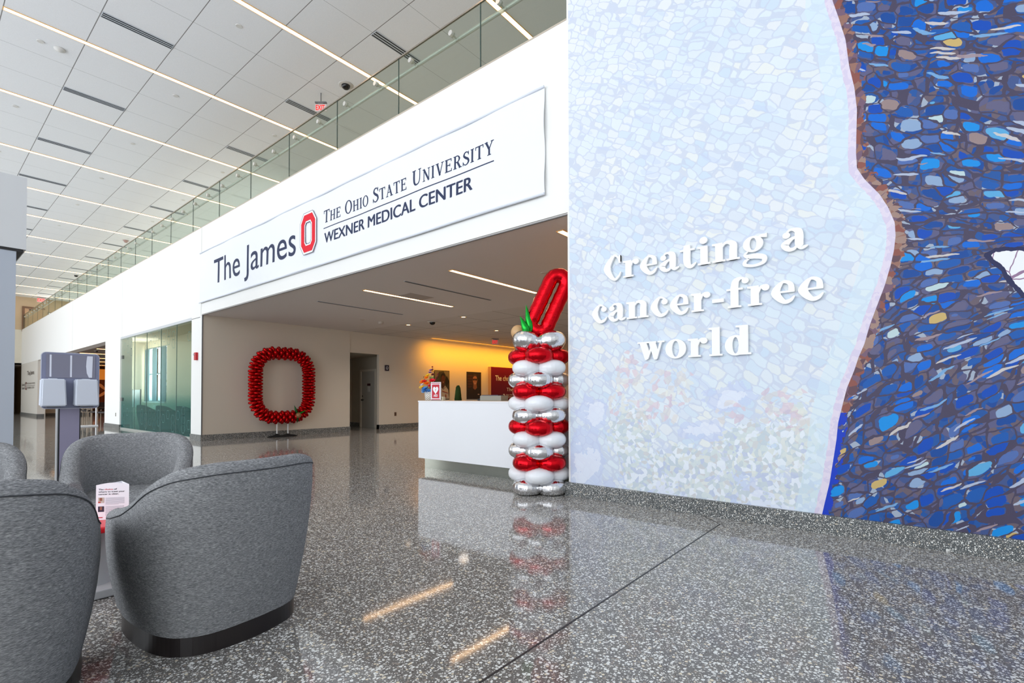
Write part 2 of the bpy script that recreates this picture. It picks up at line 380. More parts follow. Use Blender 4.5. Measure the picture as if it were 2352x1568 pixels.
def mull_window(name, x0, x1, n):
    wn = MB()
    for i in range(n+1):
        x = x0+(x1-x0)*i/n; wn.box(x-0.02, x+0.02, yb+0.02, yb+0.10, 0.95, 3.05)
    for z in (0.97, 2.02, 3.03): wn.box(x0, x1, yb+0.02, yb+0.10, z-0.02, z+0.02)
    o = struct(name, wn, mat('window_mullion', (150, 162, 166), 0.4))
    s_ = MB(); s_.box(x0, x1, yb-0.06, yb+0.04, 0.91, 0.95); s_.build('window_sill', WHITE, o)
    return o
w2 = mull_window('window_2', -23.95, -21.35, 5); mull_window('window_3', -16.9, -15.6, 2)
bl = MB()
for (a, b_) in ((-23.9, -23.35), (-22.95, -22.5), (-22.0, -21.4)): bl.box(a, b_, yb-0.02, yb+0.005, 0.97, 3.0)
bl.build('vertical_blind', mat('grey_blue_blind', (112, 146, 160), 0.8), w2)
# greenery and ground outside that window
m = MB(); m.box(-70, -17, 6.3, 40, -0.6, -0.35); struct('ground_outside', m, mat('lawn_green', (120, 170, 80), 0.95)).name = 'ground'
def bush(x, y, r, lab):
    b = MB(); rg = random.Random(int(x*10))
    for i in range(420):
        p = Vector((rg.gauss(0, 1), rg.gauss(0, 1), rg.gauss(0, 1))).normalized()*r*(0.6+0.4*rg.random()); p.z = p.z*1.3+r*1.5
        u = Vector((rg.gauss(0, 1), rg.gauss(0, 1), rg.gauss(0, 1))).normalized(); v = u.orthogonal().normalized(); s = 0.09
        b.add([p-u*s, p+v*s*.6, p+u*s, p-v*s*.6], [(0, 1, 2, 3)])
    t = thing('leafy_tree', lab, 'tree', (x, y, -0.35)); b.build('crown', mat('leaf_green', (96, 150, 60), 0.8), t)
    k = MB(); k.cyl((0, 0, 0), (0, 0, r*1.6), 0.07, 0.04, 8); k.build('trunk', mat('bark', (90, 76, 62), 0.9), t)
bush(-36.5, 9.75, 0.8, 'leafy green tree outside the left gap of the meeting room blinds')
bush(-34.2, 9.6, 0.9, 'leafy green tree outside the right gap of the meeting room blinds')

# window wall opposite (behind the camera): mullions only
m = MB()
for i in range(17): x = -38+i*2.7; m.box(x-0.06, x+0.06, -8.0, -7.8, 0, ZC)
for z in (0.1, 3.4, 5.6, 7.4): m.box(-40, 5.2, -8.0, -7.8, z-0.06, z+0.06)
struct('window_4', m, GREYM)
m = MB(); m.box(FARX, -40, -8.2, -7.8, 0, ZC); struct('wall_back', m, WHITE)
m = MB(); m.box(5.2, 5.5, -8.2, YW+0.35, 0, ZC); struct('wall_right', m, WHITE)

# floor joints
m = MB(); m.box(-1.379, -1.369, -3.5, 4.60, 0, 0.0015); struct('trim_6', m, mat('black_zinc_joint', (22, 20, 24), 0.4))
m = MB()
for (a, b_) in (((-1.374, 4.60), (-1.60, 4.825)), ((-1.374, 4.60), (-1.15, 4.825))):
    a = Vector(a+(0,)); b_ = Vector(b_+(0,)); n_ = (b_-a).normalized().cross(Vector((0, 0, 1)))*0.003
    m.add([a-n_+Vector((0, 0, .0015)), a+n_+Vector((0, 0, .0015)), b_+n_+Vector((0, 0, .0015)), b_-n_+Vector((0, 0, .0015))], [(0, 1, 2, 3)])
struct('trim_7', m, MATS['black_zinc_joint'])

# ---------------------------------------------------------------- mural on the right-hand wall
def mural():
    x0, x1, z0, z1 = -3.10, 2.6, 0.152, ZC-0.01; st = 0.018
    xs = np.arange(x0, x1+st/2, st); zs = np.arange(z0, z1+st/2, st); zs[-1] = z1
    X, Z = np.meshgrid(xs, zs); nx, nz = len(xs), len(zs)
    prof = [(0.4, ZC+1), (0.2, ZC), (-0.05, 6.6), (-0.2, 5.8), (-0.36, 4.95), (-0.5, 4.433), (-0.459, 4.266), (-0.414, 4.063), (-0.393, 3.837), (-0.36, 3.644), (-0.345, 3.46), (-0.351, 3.283), (-0.356, 3.107), (-0.352, 2.982), (-0.304, 2.879), (-0.208, 2.731), (-0.155, 2.614), (-0.116, 2.486), (-0.112, 2.383), (-0.124, 2.266), (-0.147, 2.151), (-0.185, 2.003), (-0.234, 1.855), (-0.283, 1.705), (-0.322, 1.551), (-0.361, 1.449), (-0.391, 1.344), (-0.442, 1.204), (-0.474, 1.063), (-0.506, 0.919), (-0.52, 0.776), (-0.546, 0.596), (-0.573, 0.414), (-0.605, 0.266), (-0.628, 0.155), (-0.68, -0.5)]
    # the outline above the photographed area recedes again, like a forehead and hair
    prof[:5] = [(1.3, ZC+1), (0.75, ZC), (0.1, 6.6), (-0.25, 5.8), (-0.47, 4.95)]
    P = np.array(prof)
    def sd_poly(P, closed=False):
        best = np.full(X.shape, 1e9); n = len(P)
        for i in range(n if closed else n-1):
            a = P[i]; b = P[(i+1) % n]; d = b-a; t = np.clip(((X-a[0])*d[0]+(Z-a[1])*d[1])/(d@d), 0, 1)
            best = np.minimum(best, np.hypot(X-a[0]-t*d[0], Z-a[1]-t*d[1]))
        return best
    dist = sd_poly(P); zz = P[::-1, 1]; xx = P[::-1, 0]
    side = np.sign(X-np.interp(Z, zz, xx)); ed = dist*side
    E_ = np.array([(0.394, 2.138), (0.45, 2.165), (0.583, 2.149), (0.8, 2.1), (0.98, 2.0), (0.85, 1.80), (0.70, 1.76), (0.578, 1.819), (0.507, 1.95), (0.47, 2.041), (0.427, 2.086)])
    de = sd_poly(E_, True); inside = np.zeros(X.shape, bool); n = len(E_)
    for i in range(n):
        a = E_[i]; b = E_[(i+1) % n]
        cnd = ((a[1] > Z) != (b[1] > Z)) & (X < (b[0]-a[0])*(Z-a[1])/(b[1]-a[1]+1e-12)+a[0]); inside ^= cnd
    eye = np.where(inside, de, -de)
    # foliage clusters printed at the foot of the pale part (x, z, rx, rz)
    cl = [(-2.35, 0.72, .35, .45), (-1.75, 0.45, .6, .28), (-1.15, 0.62, .45, .35), (-0.85, 0.75, .3, .4), (-0.85, 0.3, .3, .2), (-1.6, 0.25, .5, .2), (-2.25, 0.28, .3, .22)]
    rd = [(-2.35, 1.35, .22, .22), (-1.9, 1.22, .3, .25), (-2.1, 0.98, .3, .22), (-2.45, 1.05, .2, .2), (-0.9, 1.02, .28, .26), (-1.35, 0.98, .16, .16), (-2.3, 1.5, .2, .15)]
    wh = [(-1.75, 0.15, 1.1, .45), (-1.35, 1.12, .32, .16), (-2.8, 0.95, .28, .22), (-1.6, .8, .35, .14), (-2.9, .4, .3, .5), (-0.9, .15, .4, .4)]
    def bl(L):
        r = np.zeros(X.shape)
        for x, z, a, b in L: r = np.maximum(r, np.exp(-(((X-x)/a)**2+((Z-z)/b)**2)*1.2))
        return r
    verts = np.zeros((nx*nz, 3), np.float32); verts[:, 0] = X.ravel(); verts[:, 1] = 0.0; verts[:, 2] = Z.ravel()
    i = np.arange(nx-1)[None, :]+np.arange(nz-1)[:, None]*nx
    faces = np.stack([i, i+1, i+1+nx, i+nx], -1).reshape(-1, 4)
    me = bpy.data.meshes.new('mural'); me.vertices.add(len(verts)); me.vertices.foreach_set('co', verts.ravel())
    me.loops.add(faces.size); me.loops.foreach_set('vertex_index', faces.ravel().astype(np.int32))
    me.polygons.add(len(faces)); me.polygons.foreach_set('loop_start', np.arange(0, faces.size, 4, dtype=np.int32)); me.polygons.foreach_set('loop_total', np.full(len(faces), 4, np.int32))
    me.update(calc_edges=True)
    for nme, arr in (('ed', ed), ('eye', eye), ('fol', bl(cl)), ('red', bl(rd)), ('wht', bl(wh))):
        a = me.attributes.new(nme, 'FLOAT', 'POINT'); a.data.foreach_set('value', arr.ravel().astype(np.float32))
    o = bpy.data.objects.new('mural', me); C.objects.link(o); o.location = (0, YW-0.012, 0)
    m = mat('mosaic_mural_print', (220, 228, 240), 0.55, spec=0.3); me.materials.append(m); nb = NB(m)
    co = nb.obj()
    _, wc = nb.noise(co, 2.2, 2)
    wv = nb.n('ShaderNodeVectorMath', operation='MULTIPLY_ADD'); nb.l(wc, wv.inputs[0]); wv.inputs[1].default_value = (0.16, 0, 0.16); nb.l(co, wv.inputs[2])
    _, wc2 = nb.noise(co, 14, 2)
    wv2 = nb.n('ShaderNodeVectorMath', operation='MULTIPLY_ADD'); nb.l(wc2, wv2.inputs[0]); wv2.inputs[1].default_value = (0.03, 0, 0.03); nb.l(wv.outputs[0], wv2.inputs[2])
    wp = wv2.outputs[0]
    A = lambda n_: nb.attr(n_).outputs['Fac']
    s = nb.sep(co); edn, _ = nb.noise(wp, 18, 2)
    def stones(vec, scale, rnd, ex):
        a = nb.vor(vec, scale, rnd=rnd); b = nb.vor(vec, scale, 'F2', rnd=rnd)
        for q in (a, b): q.distance = 'MINKOWSKI'; q.inputs['Exponent'].default_value = ex
        return nb.sep(a.outputs['Color']), a.outputs['Distance'], nb.math('SUBTRACT', b.outputs['Distance'], a.outputs['Distance'])
    def flat(vec):   # drop the depth axis so that the cells keep their full size on the wall
        cx_ = nb.n('ShaderNodeVectorMath', operation='MULTIPLY'); nb.l(vec, cx_.inputs[0]); cx_.inputs[1].default_value = (1, 0, 1); return cx_.outputs[0]
    # pale mosaic of slanting rows
    mp = nb.map(nb.map(flat(wp), rot=(0, math.radians(-33), 0)), scale=(0.85, 1, 1.45))
    r, d1, e1 = stones(mp, 9.5, 0.62, 3.5)
    tile = nb.ramp(r[0], [(0, rgb(218, 226, 236)), (0.25, rgb(224, 233, 239)), (0.45, rgb(214, 226, 237)), (0.6, rgb(228, 232, 236)), (0.8, rgb(231, 234, 232)), (0.92, rgb(206, 221, 236))], 'CONSTANT')
    big, _ = nb.noise(wp, 0.9, 2)
    tile = nb.mix(nb.math('MULTIPLY', nb.math('SUBTRACT', big, 0.42, clamp=True), 1.6, clamp=True), tile, rgb(204, 222, 240))
    whiten = nb.math('MULTIPLY', nb.math('SUBTRACT', s[2], 2.4, clamp=False), 0.22, clamp=True)
    lw = nb.math('MULTIPLY', nb.math('SUBTRACT', -1.2, s[0]), 0.4, clamp=True)
    tile = nb.mix(nb.math('MULTIPLY', nb.math('MULTIPLY', whiten, lw), 1.3, clamp=True), tile, rgb(234, 238, 246))
    lnm = nb.math('LESS_THAN', e1, 0.085)
    pale = nb.mix(nb.math('MULTIPLY', lnm, 0.7), tile, rgb(200, 208, 226))
    streak = nb.vor(nb.map(nb.map(wp, rot=(0, math.radians(-34), 0)), scale=(0.6, 1, 2.6)), 3.2)
    stm = nb.math('LESS_THAN', streak.outputs['Distance'], 0.24)
    pale = nb.mix(nb.math('MULTIPLY', stm, 0.35), pale, rgb(196, 208, 234))
    # violet-blue ridge and white patches near the bottom
    thr, _ = nb.noise(wp, 5.5, 3, 0.6)
    mw = nb.math('GREATER_THAN', nb.math('MULTIPLY_ADD', thr, 1.2, nb.math('MULTIPLY', A('wht'), 0.8)), 1.22)
    mv = nb.math('GREATER_THAN', nb.math('MULTIPLY_ADD', thr, 1.2, nb.math('MULTIPLY', A('wht'), 0.8)), 1.0)
    zb = nb.math('LESS_THAN', s[2], 1.45)
    pale = nb.mix(nb.math('MULTIPLY', nb.math('MULTIPLY', mv, zb), 0.55), pale, rgb(196, 206, 236))
    pale = nb.mix(nb.math('MULTIPLY', mw, 0.55), pale, rgb(236, 240, 248))
    lv = nb.vor(wp, 26, rnd=1.0); lr = nb.sep(lv.outputs['Color'])
    green = nb.ramp(lr[0], [(0, rgb(196, 208, 214)), (0.22, rgb(212, 222, 220)), (0.42, rgb(232, 238, 244)), (0.64, rgb(206, 206, 206)), (0.75, rgb(222, 226, 220)), (0.9, rgb(190, 200, 222))], 'CONSTANT')
    fm = nb.math('GREATER_THAN', nb.math('MULTIPLY_ADD', thr, 0.8, nb.math('MULTIPLY', A('fol'), nb.math('MULTIPLY_ADD', lr[1], 0.5, 0.55))), 0.82)
    pale = nb.mix(nb.math('MULTIPLY', fm, 0.8), pale, green)
    lv2 = nb.vor(wp, 17, rnd=1.0); lr2 = nb.sep(lv2.outputs['Color'])
    redc = nb.ramp(lr2[0], [(0, rgb(222, 196, 204)), (0.25, rgb(214, 208, 206)), (0.5, rgb(230, 230, 222)), (0.68, rgb(224, 218, 214)), (0.85, rgb(210, 186, 200))], 'CONSTANT')
    rm = nb.math('GREATER_THAN', nb.math('MULTIPLY', A('red'), lr2[1]), 0.36)
    pale = nb.mix(nb.math('MULTIPLY', rm, 0.6), pale, redc)
    # rosy contour along the profile
    edw = nb.math('MULTIPLY_ADD', edn, 0.02, A('ed'))
    rose = nb.mix(nb.math('GREATER_THAN', edn, 0.5), rgb(226, 216, 232), rgb(216, 206, 228))
    pale = nb.mix(nb.math('GREATER_THAN', edw, -0.19), pale, nb.mix(0.5, pale, rgb(212, 232, 242)))
    pale = nb.mix(nb.math('GREATER_THAN', edw, -0.045), pale, rose)
    # deep blue mosaic
    # the rows of blue stones fan: they fall to the right above the chin and rise to the right below it
    ws_ = nb.sep(flat(wp)); mr_ = nb.n('ShaderNodeMapRange', interpolation_type='SMOOTHSTEP'); nb.l(ws_[2], mr_.inputs[0])
    for k_, v_ in zip((1, 2, 3, 4), (1.3, 3.0, -0.62, 0.50)): mr_.inputs[k_].default_value = v_
    vz = nb.math('MULTIPLY_ADD', nb.math('ADD', ws_[0], 0.1), mr_.outputs[0], ws_[2])
    cmb = nb.n('ShaderNodeCombineXYZ'); nb.l(ws_[0], cmb.inputs[0]); nb.l(vz, cmb.inputs[2]); fan = cmb.outputs[0]
    mp2 = nb.map(fan, scale=(0.95, 1, 1.35))
    br, d2, e2 = stones(mp2, 8.5, 0.8, 3.0)
    blue = nb.ramp(br[0], [(0, rgb(0, 74, 178)), (0.17, rgb(0, 104, 208)), (0.34, rgb(20, 88, 170)), (0.46, rgb(10, 140, 220)), (0.55, rgb(80, 108, 170)), (0.64, rgb(90, 166, 214)), (0.68, rgb(98, 96, 128)), (0.76, rgb(12, 72, 150)), (0.84, rgb(140, 166, 200)), (0.90, rgb(150, 130, 130)), (0.945, rgb(186, 208, 212)), (0.98, rgb(200, 172, 110))], 'CONSTANT')
    b3 = nb.vor(wp, 21, rnd=1.0); b3r = nb.sep(b3.outputs['Color'])
    shade = nb.ramp(b3r[0], [(0, rgb(64, 84, 136)), (0.3, rgb(92, 92, 128)), (0.5, rgb(30, 84, 156)), (0.66, rgb(104, 92, 104)), (0.8, rgb(16, 72, 150)), (0.93, rgb(160, 172, 190))], 'CONSTANT')
    blue = nb.mix(nb.math('GREATER_THAN', d2, 0.43), blue, shade)
    blue = nb.mix(nb.math('LESS_THAN', e2, 0.07), blue, rgb(72, 66, 90))
    stv = nb.vor(nb.map(fan, scale=(0.5, 1, 3.2)), 6.5); str_ = nb.sep(stv.outputs['Color'])
    sm_ = nb.math('MULTIPLY', nb.math('LESS_THAN', stv.outputs['Distance'], 0.26), nb.math('GREATER_THAN', str_[1], 0.55))
    sc_ = nb.ramp(str_[0], [(0, rgb(180, 192, 214)), (0.35, rgb(160, 140, 146)), (0.6, rgb(120, 170, 216)), (0.8, rgb(206, 200, 196))], 'CONSTANT')
    blue = nb.mix(nb.math('MULTIPLY', sm_, 0.9), blue, sc_)
    # brown-red band just inside the outline, only above the chin
    bn = nb.math('MULTIPLY_ADD', edn, 0.14, A('ed'))
    brown = nb.ramp(b3r[1], [(0, rgb(140, 84, 76)), (0.25, rgb(118, 92, 112)), (0.45, rgb(150, 110, 98)), (0.62, rgb(100, 74, 84)), (0.8, rgb(160, 132, 122))], 'CONSTANT')
    above = nb.math('GREATER_THAN', s[2], 1.0)
    blue = nb.mix(nb.math('MULTIPLY', nb.math('LESS_THAN', bn, 0.125), above), blue, brown)
    blue = nb.mix(nb.math('MULTIPLY', nb.math('LESS_THAN', bn, 0.11), nb.math('SUBTRACT', 1.0, above)), blue, rgb(20, 60, 190))
    ey = A('eye')
    blue = nb.mix(nb.math('GREATER_THAN', nb.math('MULTIPLY_ADD', edn, 0.03, ey), 0.0), blue, rgb(40, 44, 84))
    vein = nb.vor(wp, 8, 'DISTANCE_TO_EDGE')
    eyec = nb.mix(nb.math('LESS_THAN', vein.outputs['Distance'], 0.03), rgb(240, 242, 246), rgb(150, 120, 150))
    blue = nb.mix(nb.math('GREATER_THAN', nb.math('MULTIPLY_ADD', edn, 0.03, ey), 0.028), blue, eyec)
    c = nb.mix(nb.math('GREATER_THAN', A('ed'), 0.0), pale, blue)
    nb.base(c)
    return tag(o, 'tall mosaic-style mural of a pale landscape meeting a deep blue face profile', 'mural')
MU = mural()
m = MB(); m.box(-3.112, -3.098, YW-0.016, YW, 0.152, ZC-0.01); m.build('edge_strip', mat('pale_edge_strip', (236, 236, 250), 0.4), MU)

# ---------------------------------------------------------------- lettering
def spline(pts, ws, n=10):
    P = [Vector(p) for p in pts]; out = []; W = []
    if len(P) == 2:
        return [(P[0], ws[0]), (P[1], ws[-1])]
    for i in range(len(P)-1):
        p0 = P[max(i-1, 0)]; p1 = P[i]; p2 = P[i+1]; p3 = P[min(i+2, len(P)-1)]
        for k in range(n):
            t = k/n; q = 0.5*((2*p1)+(p2-p0)*t+(2*p0-5*p1+4*p2-p3)*t*t+(3*p1-p0-3*p2+p3)*t*t*t)
            out.append((q, ws[i]+(ws[i+1]-ws[i])*t))
    out.append((P[-1], ws[-1])); return out
class Glyph:
    """collects flat strokes; each one is turned into a thin extruded ribbon"""
    def __init__(s): s.shapes = []
    def st(s, pts, ws):
        L = spline([(p[0], p[1], 0) for p in pts], ws); s.shapes.append(('s', L)); return s
    def ln(s, a, b, w0, w1=None): return s.st([a, b], [w0, w0 if w1 is None else w1])
    def re(s, x0, y0, x1, y1): s.shapes.append(('p', [(x0, y0), (x1, y0), (x1, y1), (x0, y1)])); return s
    def po(s, *pts): s.shapes.append(('p', list(pts))); return s
    def ring(s, cx, cy, rx, ry, ix, iy, n=36, rot=0):
        s.shapes.append(('r', (cx, cy, rx, ry, ix, iy, n, rot))); return s
    def dot(s, cx, cy, r, ry=None):
        ry = ry or r; s.shapes.append(('p', [(cx+r*math.cos(2*PI*i/20), cy+ry*math.sin(2*PI*i/20)) for i in range(20)])); return s
def emit_glyph(mb, g, ox, oz, sc, sx, y0, y1, slant=0.0, eps=0.0):
    T = lambda x, y: (ox+(x+slant*y)*sc*sx, oz+y*sc)
    for k, (kind, d) in enumerate(g.shapes):
        yy = y0-eps*k
        if kind == 'p':
            mb.prism([T(*p) for p in d], yy, y1)
        elif kind == 's':
            Lp = []; Rp = []
            for i, (p, w_) in enumerate(d):
                a = d[min(i+1, len(d)-1)][0]; b = d[max(i-1, 0)][0]; t = (a-b).normalized(); n_ = Vector((-t.y, t.x, 0))*w_/2
                Lp.append(T(p.x+n_.x, p.y+n_.y)); Rp.append(T(p.x-n_.x, p.y-n_.y))
            for i in range(len(d)-1):
                mb.prism([Lp[i], Lp[i+1], Rp[i+1], Rp[i]], yy, y1)
        else:
            cx, cy, rx, ry, ix, iy, n, rot = d; pts = []
            for i in range(n):
                a = 2*PI*i/n; pts.append((T(cx+rx*math.cos(a), cy+ry*math.sin(a)), T(cx+ix*math.cos(a+rot), cy+iy*math.sin(a+rot))))
            for i in range(n):
                j = (i+1) % n; mb.prism([pts[i][0], pts[j][0], pts[j][1], pts[i][1]], yy, y1)
def fat_serif():
    G = {}; g = lambda: Glyph()
    SE = 0.10
    def stem(q, x, y0, y1, w=0.34, foot=True, head=False):
        q.re(x-w/2, y0, x+w/2, y1)
        if foot: q.re(x-w/2-0.12, y0, x+w/2+0.12, y0+SE)
        if head: q.po((x-w/2-0.14, y1), (x-w/2-0.14, y1-SE*0.9), (x-w/2+0.05, y1-SE*1.4), (x+w/2, y1))
        return q
    G['o'] = (g().ring(0.5, 0.5, 0.50, 0.53, 0.17, 0.43), 1.0)
    G['c'] = (g().st([(0.80, 0.82), (0.66, 0.97), (0.44, 0.98), (0.20, 0.52), (0.46, 0.06), (0.74, 0.07), (0.92, 0.27)], [0.10, 0.10, 0.14, 0.38, 0.22, 0.16, 0.05]).dot(0.74, 0.76, 0.16), 0.93)
    G['e'] = (g().st([(0.92, 0.28), (0.74, 0.07), (0.48, 0.06), (0.20, 0.50), (0.46, 0.97), (0.76, 0.86), (0.80, 0.5)], [0.05, 0.17, 0.22, 0.38, 0.12, 0.20, 0.26]).re(0.3, 0.46, 0.92, 0.55), 0.97)
    G['a'] = (g().st([(0.20, 0.74), (0.30, 0.93), (0.46, 0.97), (0.66, 0.86), (0.70, 0.62), (0.70, 0.25), (0.80, 0.06), (1.02, 0.12)], [0.06, 0.10, 0.12, 0.30, 0.33, 0.32, 0.20, 0.05]).dot(0.22, 0.73, 0.15)
              .st([(0.62, 0.60), (0.40, 0.52), (0.17, 0.28), (0.30, 0.05), (0.50, 0.05), (0.62, 0.20)], [0.10, 0.16, 0.33, 0.20, 0.14, 0.08]), 1.0)
    G['r'] = (stem(g(), 0.33, 0, 0.98, head=True).st([(0.48, 0.62), (0.56, 0.86), (0.72, 0.95)], [0.06, 0.12, 0.12]).dot(0.76, 0.84, 0.16), 0.90)
    G['n'] = (stem(stem(g(), 0.31, 0, 0.98, head=True), 0.93, 0, 0.55).st([(0.44, 0.72), (0.56, 0.90), (0.74, 0.94), (0.93, 0.80), (0.93, 0.5)], [0.06, 0.12, 0.18, 0.32, 0.34]), 1.25)
    G['t'] = (g().st([(0.34, 1.20), (0.34, 0.9), (0.34, 0.3), (0.44, 0.07), (0.58, 0.04), (0.78, 0.20)], [0.30, 0.34, 0.34, 0.26, 0.18, 0.05]).re(0.0, 0.88, 0.72, 0.98), 0.76)
    G['i'] = (stem(g(), 0.33, 0, 0.98, head=True).dot(0.31, 1.28, 0.185), 0.64)
    G['l'] = (stem(g(), 0.33, 0, 1.48, head=True), 0.66)
    G['d'] = (g().ring(0.45, 0.49, 0.45, 0.52, 0.13, 0.41).re(0.62, 0, 0.97, 1.48).re(0.97, 0, 1.09, SE).po((0.46, 1.48), (0.46, 1.39), (0.66, 1.36), (0.66, 1.48)), 1.14)
    G['f'] = (stem(g(), 0.34, 0, 1.05).st([(0.34, 1.0), (0.40, 1.32), (0.60, 1.46), (0.78, 1.40)], [0.34, 0.30, 0.14, 0.10]).dot(0.80, 1.31, 0.15).re(0.0, 0.88, 0.70, 0.98), 0.80)
    G['-'] = (g().re(0.04, 0.36, 0.56, 0.55), 0.62)
    G['w'] = (g().po((0.10, 1.0), (0.46, 1.0), (0.64, 0.38), (0.50, -0.03), (0.40, -0.03)).po((0.58, 1.0), (0.92, 1.0), (1.10, 0.36), (0.98, -0.03), (0.86, -0.03)).ln((0.50, 0.02), (0.74, 0.66), 0.11).ln((0.97, 0.02), (1.22, 0.94), 0.11)
              .re(0.0, 0.91, 0.58, 1.0).re(0.52, 0.91, 0.98, 1.0).re(1.05, 0.91, 1.40, 1.0), 1.38)
    G['g'] = (g().ring(0.46, 0.62, 0.42, 0.40, 0.14, 0.30).st([(0.66, 0.90), (0.80, 0.98), (1.00, 0.94)], [0.08, 0.10, 0.16]).po((0.74, 0.90), (1.02, 0.84), (1.03, 1.06), (0.80, 1.0))
              .st([(0.24, 0.28), (0.12, 0.14), (0.24, 0.03), (0.60, 0.0), (0.90, -0.12), (0.86, -0.36), (0.48, -0.46), (0.12, -0.36), (0.14, -0.18), (0.30, -0.08)], [0.06, 0.12, 0.20, 0.26, 0.24, 0.16, 0.12, 0.16, 0.14, 0.06]), 1.0)
    G['C'] = (g().st([(0.94, 0.98), (0.84, 1.28), (0.60, 1.38), (0.22, 0.70), (0.60, 0.02), (0.88, 0.14), (1.02, 0.40)], [0.06, 0.10, 0.14, 0.42, 0.16, 0.12, 0.06]).re(0.90, 0.92, 1.0, 1.38).po((0.80, 1.24), (1.0, 1.0), (1.0, 1.38)), 1.06)
    return G
GF = fat_serif()
def word(mb, text, x0, x1, z, xh, font, y0, y1, caps=None, slant=0, gap=0.06, eps=0.0001):
    """set text between x0 and x1 on baseline z; xh = height of one unit"""
    def gsc(ch):
        if caps and ch.isupper() is False and ch != ' ': return ch.upper(), caps
        return ch, 1.0
    tot = 0
    for ch in text:
        if ch == ' ': tot += 0.5
        else: k, s_ = gsc(ch); tot += (font[k][1]+gap)*s_
    sx = (x1-x0)/(tot*xh); x = x0
    for ch in text:
        if ch == ' ': x += 0.5*xh*sx; continue
        k, s_ = gsc(ch); emit_glyph(mb, font[k][0], x, z, xh*s_, sx, y0, y1, slant, eps); x += (font[k][1]+gap)*s_*xh*sx
LETTER = mat('white_acrylic_letter', (250, 251, 252), 0.5)
for (txt, a, b_, z, lab) in (('Creating a', -2.64, -0.69, 2.395, 'raised white serif words Creating a, top line on the mural'),
                             ('cancer-free', -2.79, -0.57, 1.950, 'raised white serif words cancer-free, middle line on the mural'),
                             ('world', -2.25, -1.13, 1.515, 'raised white serif word world, bottom line on the mural')):
    t = thing('wall_lettering', lab, 'lettering', (a, YW-0.012, z), group='raised slogan on the mural')
    # one mesh per letter
    tot = sum(0.5 if c == ' ' else GF[c][1]+0.06 for c in txt); xh = 0.182; sx = (b_-a)/(tot*xh); x = 0
    for ch in txt:
        if ch == ' ': x += 0.5*xh*sx; continue
        mb = MB(); emit_glyph(mb, GF[ch][0], x, 0, xh, sx, -0.034, -0.010, 0, 0.0001); mb.build('letter', LETTER, t); x += (GF[ch][1]+0.06)*xh*sx

def text_mesh(txt, width, height_caps, name='t', bold=0.0, align='L'):
    """built-in sans font turned into plain mesh data, cap height normalised"""
    cu = bpy.data.curves.new(name, 'FONT'); cu.body = txt; cu.size = 1; cu.offset = bold*0.5; cu.resolution_u = 6
    ob = bpy.data.objects.new(name, cu); C.objects.link(ob); bpy.context.view_layer.update()
    dg = bpy.context.evaluated_depsgraph_get(); me = bpy.data.meshes.new_from_object(ob.evaluated_get(dg))
    bpy.data.objects.remove(ob); bpy.data.curves.remove(cu)
    vs = [v.co.copy() for v in me.vertices]; fs = [tuple(p.vertices) for p in me.polygons]; bpy.data.meshes.remove(me)
    x0 = min(v.x for v in vs); x1 = max(v.x for v in vs)
    # cap height from an H
    cu = bpy.data.curves.new(name, 'FONT'); cu.body = 'H'; cu.size = 1; ob = bpy.data.objects.new(name, cu); C.objects.link(ob); bpy.context.view_layer.update()
    me = bpy.data.meshes.new_from_object(ob.evaluated_get(bpy.context.evaluated_depsgraph_get())); hc = max(v.co.y for v in me.vertices)
    bpy.data.objects.remove(ob); bpy.data.curves.remove(cu); bpy.data.meshes.remove(me)
    return [((v.x-x0)/(x1-x0)*width, v.y/hc*height_caps) for v in vs], fs
def flat_text(mb, txt, x, z, width, cap, y, axis='x', mi=0, bold=0.0):
    vs, fs = text_mesh(txt, width, cap, bold=bold)
    if axis == 'x': mb.add([(x+a, y, z+b) for a, b in vs], fs, mi)
    else: mb.add([(y, x+a, z+b) for a, b in vs], fs, mi)

# ---------------------------------------------------------------- the banner
BX0, BX1, BZ0, BZ1 = -14.42, -3.43, 3.56, 4.875
bt = thing('banner', 'long white cloth banner reading The James with a red block O, on the white wall', 'banner', (BX0, YW, BZ0))
L = BX1-BX0; Hh = BZ1-BZ0
def wav(x, z):
    return -0.035-0.006*math.sin(x*2.1+z*3)-0.004*math.sin(x*5.3-z*2)-0.012*(max(0, (x-L+0.35)/0.35))*math.sin(z*9)
b = MB(); nx, nz = 160, 16; vs = []
for j in range(nz+1):
    for i in range(nx+1):
        x = L*i/nx; z = Hh*j/nz; zz = z-0.02*math.sin(x/L*PI)*(1 if j == 0 else 0)*0.3
        vs.append((x, wav(x, z), zz))
b.add(vs, [(j*(nx+1)+i, j*(nx+1)+i+1, (j+1)*(nx+1)+i+1, (j+1)*(nx+1)+i) for j in range(nz) for i in range(nx)], 0, True)
cl = b.build('cloth', mat('banner_cloth', (242, 245, 251), 0.8, spec=0.2), bt)
b = MB(); b.tube([(x, -0.04, Hh-0.01+0.004*math.sin(x*3)) for x in np.linspace(0, L, 60)], 0.016, 6)
b.tube([(x, -0.045, 0.012+0.004*math.sin(x*2.7)) for x in np.linspace(0, L, 60)], 0.016, 6)
b.build('hem', mat('banner_hem', (226, 231, 240), 0.8), bt)
def bx(x): return x-BX0
def bz(z): return z-BZ0
yb_ = -0.056
def curve_y(mb):
    mb.v = [(v[0], v[1]-yb_+wav(v[0], v[2])-0.004, v[2]) for v in mb.v]; return mb
mb = MB(); flat_text(mb, 'The James', bx(-13.50), bz(3.935), 4.08, 0.595, yb_); curve_y(mb).build('hospital_name', NAVY, bt)
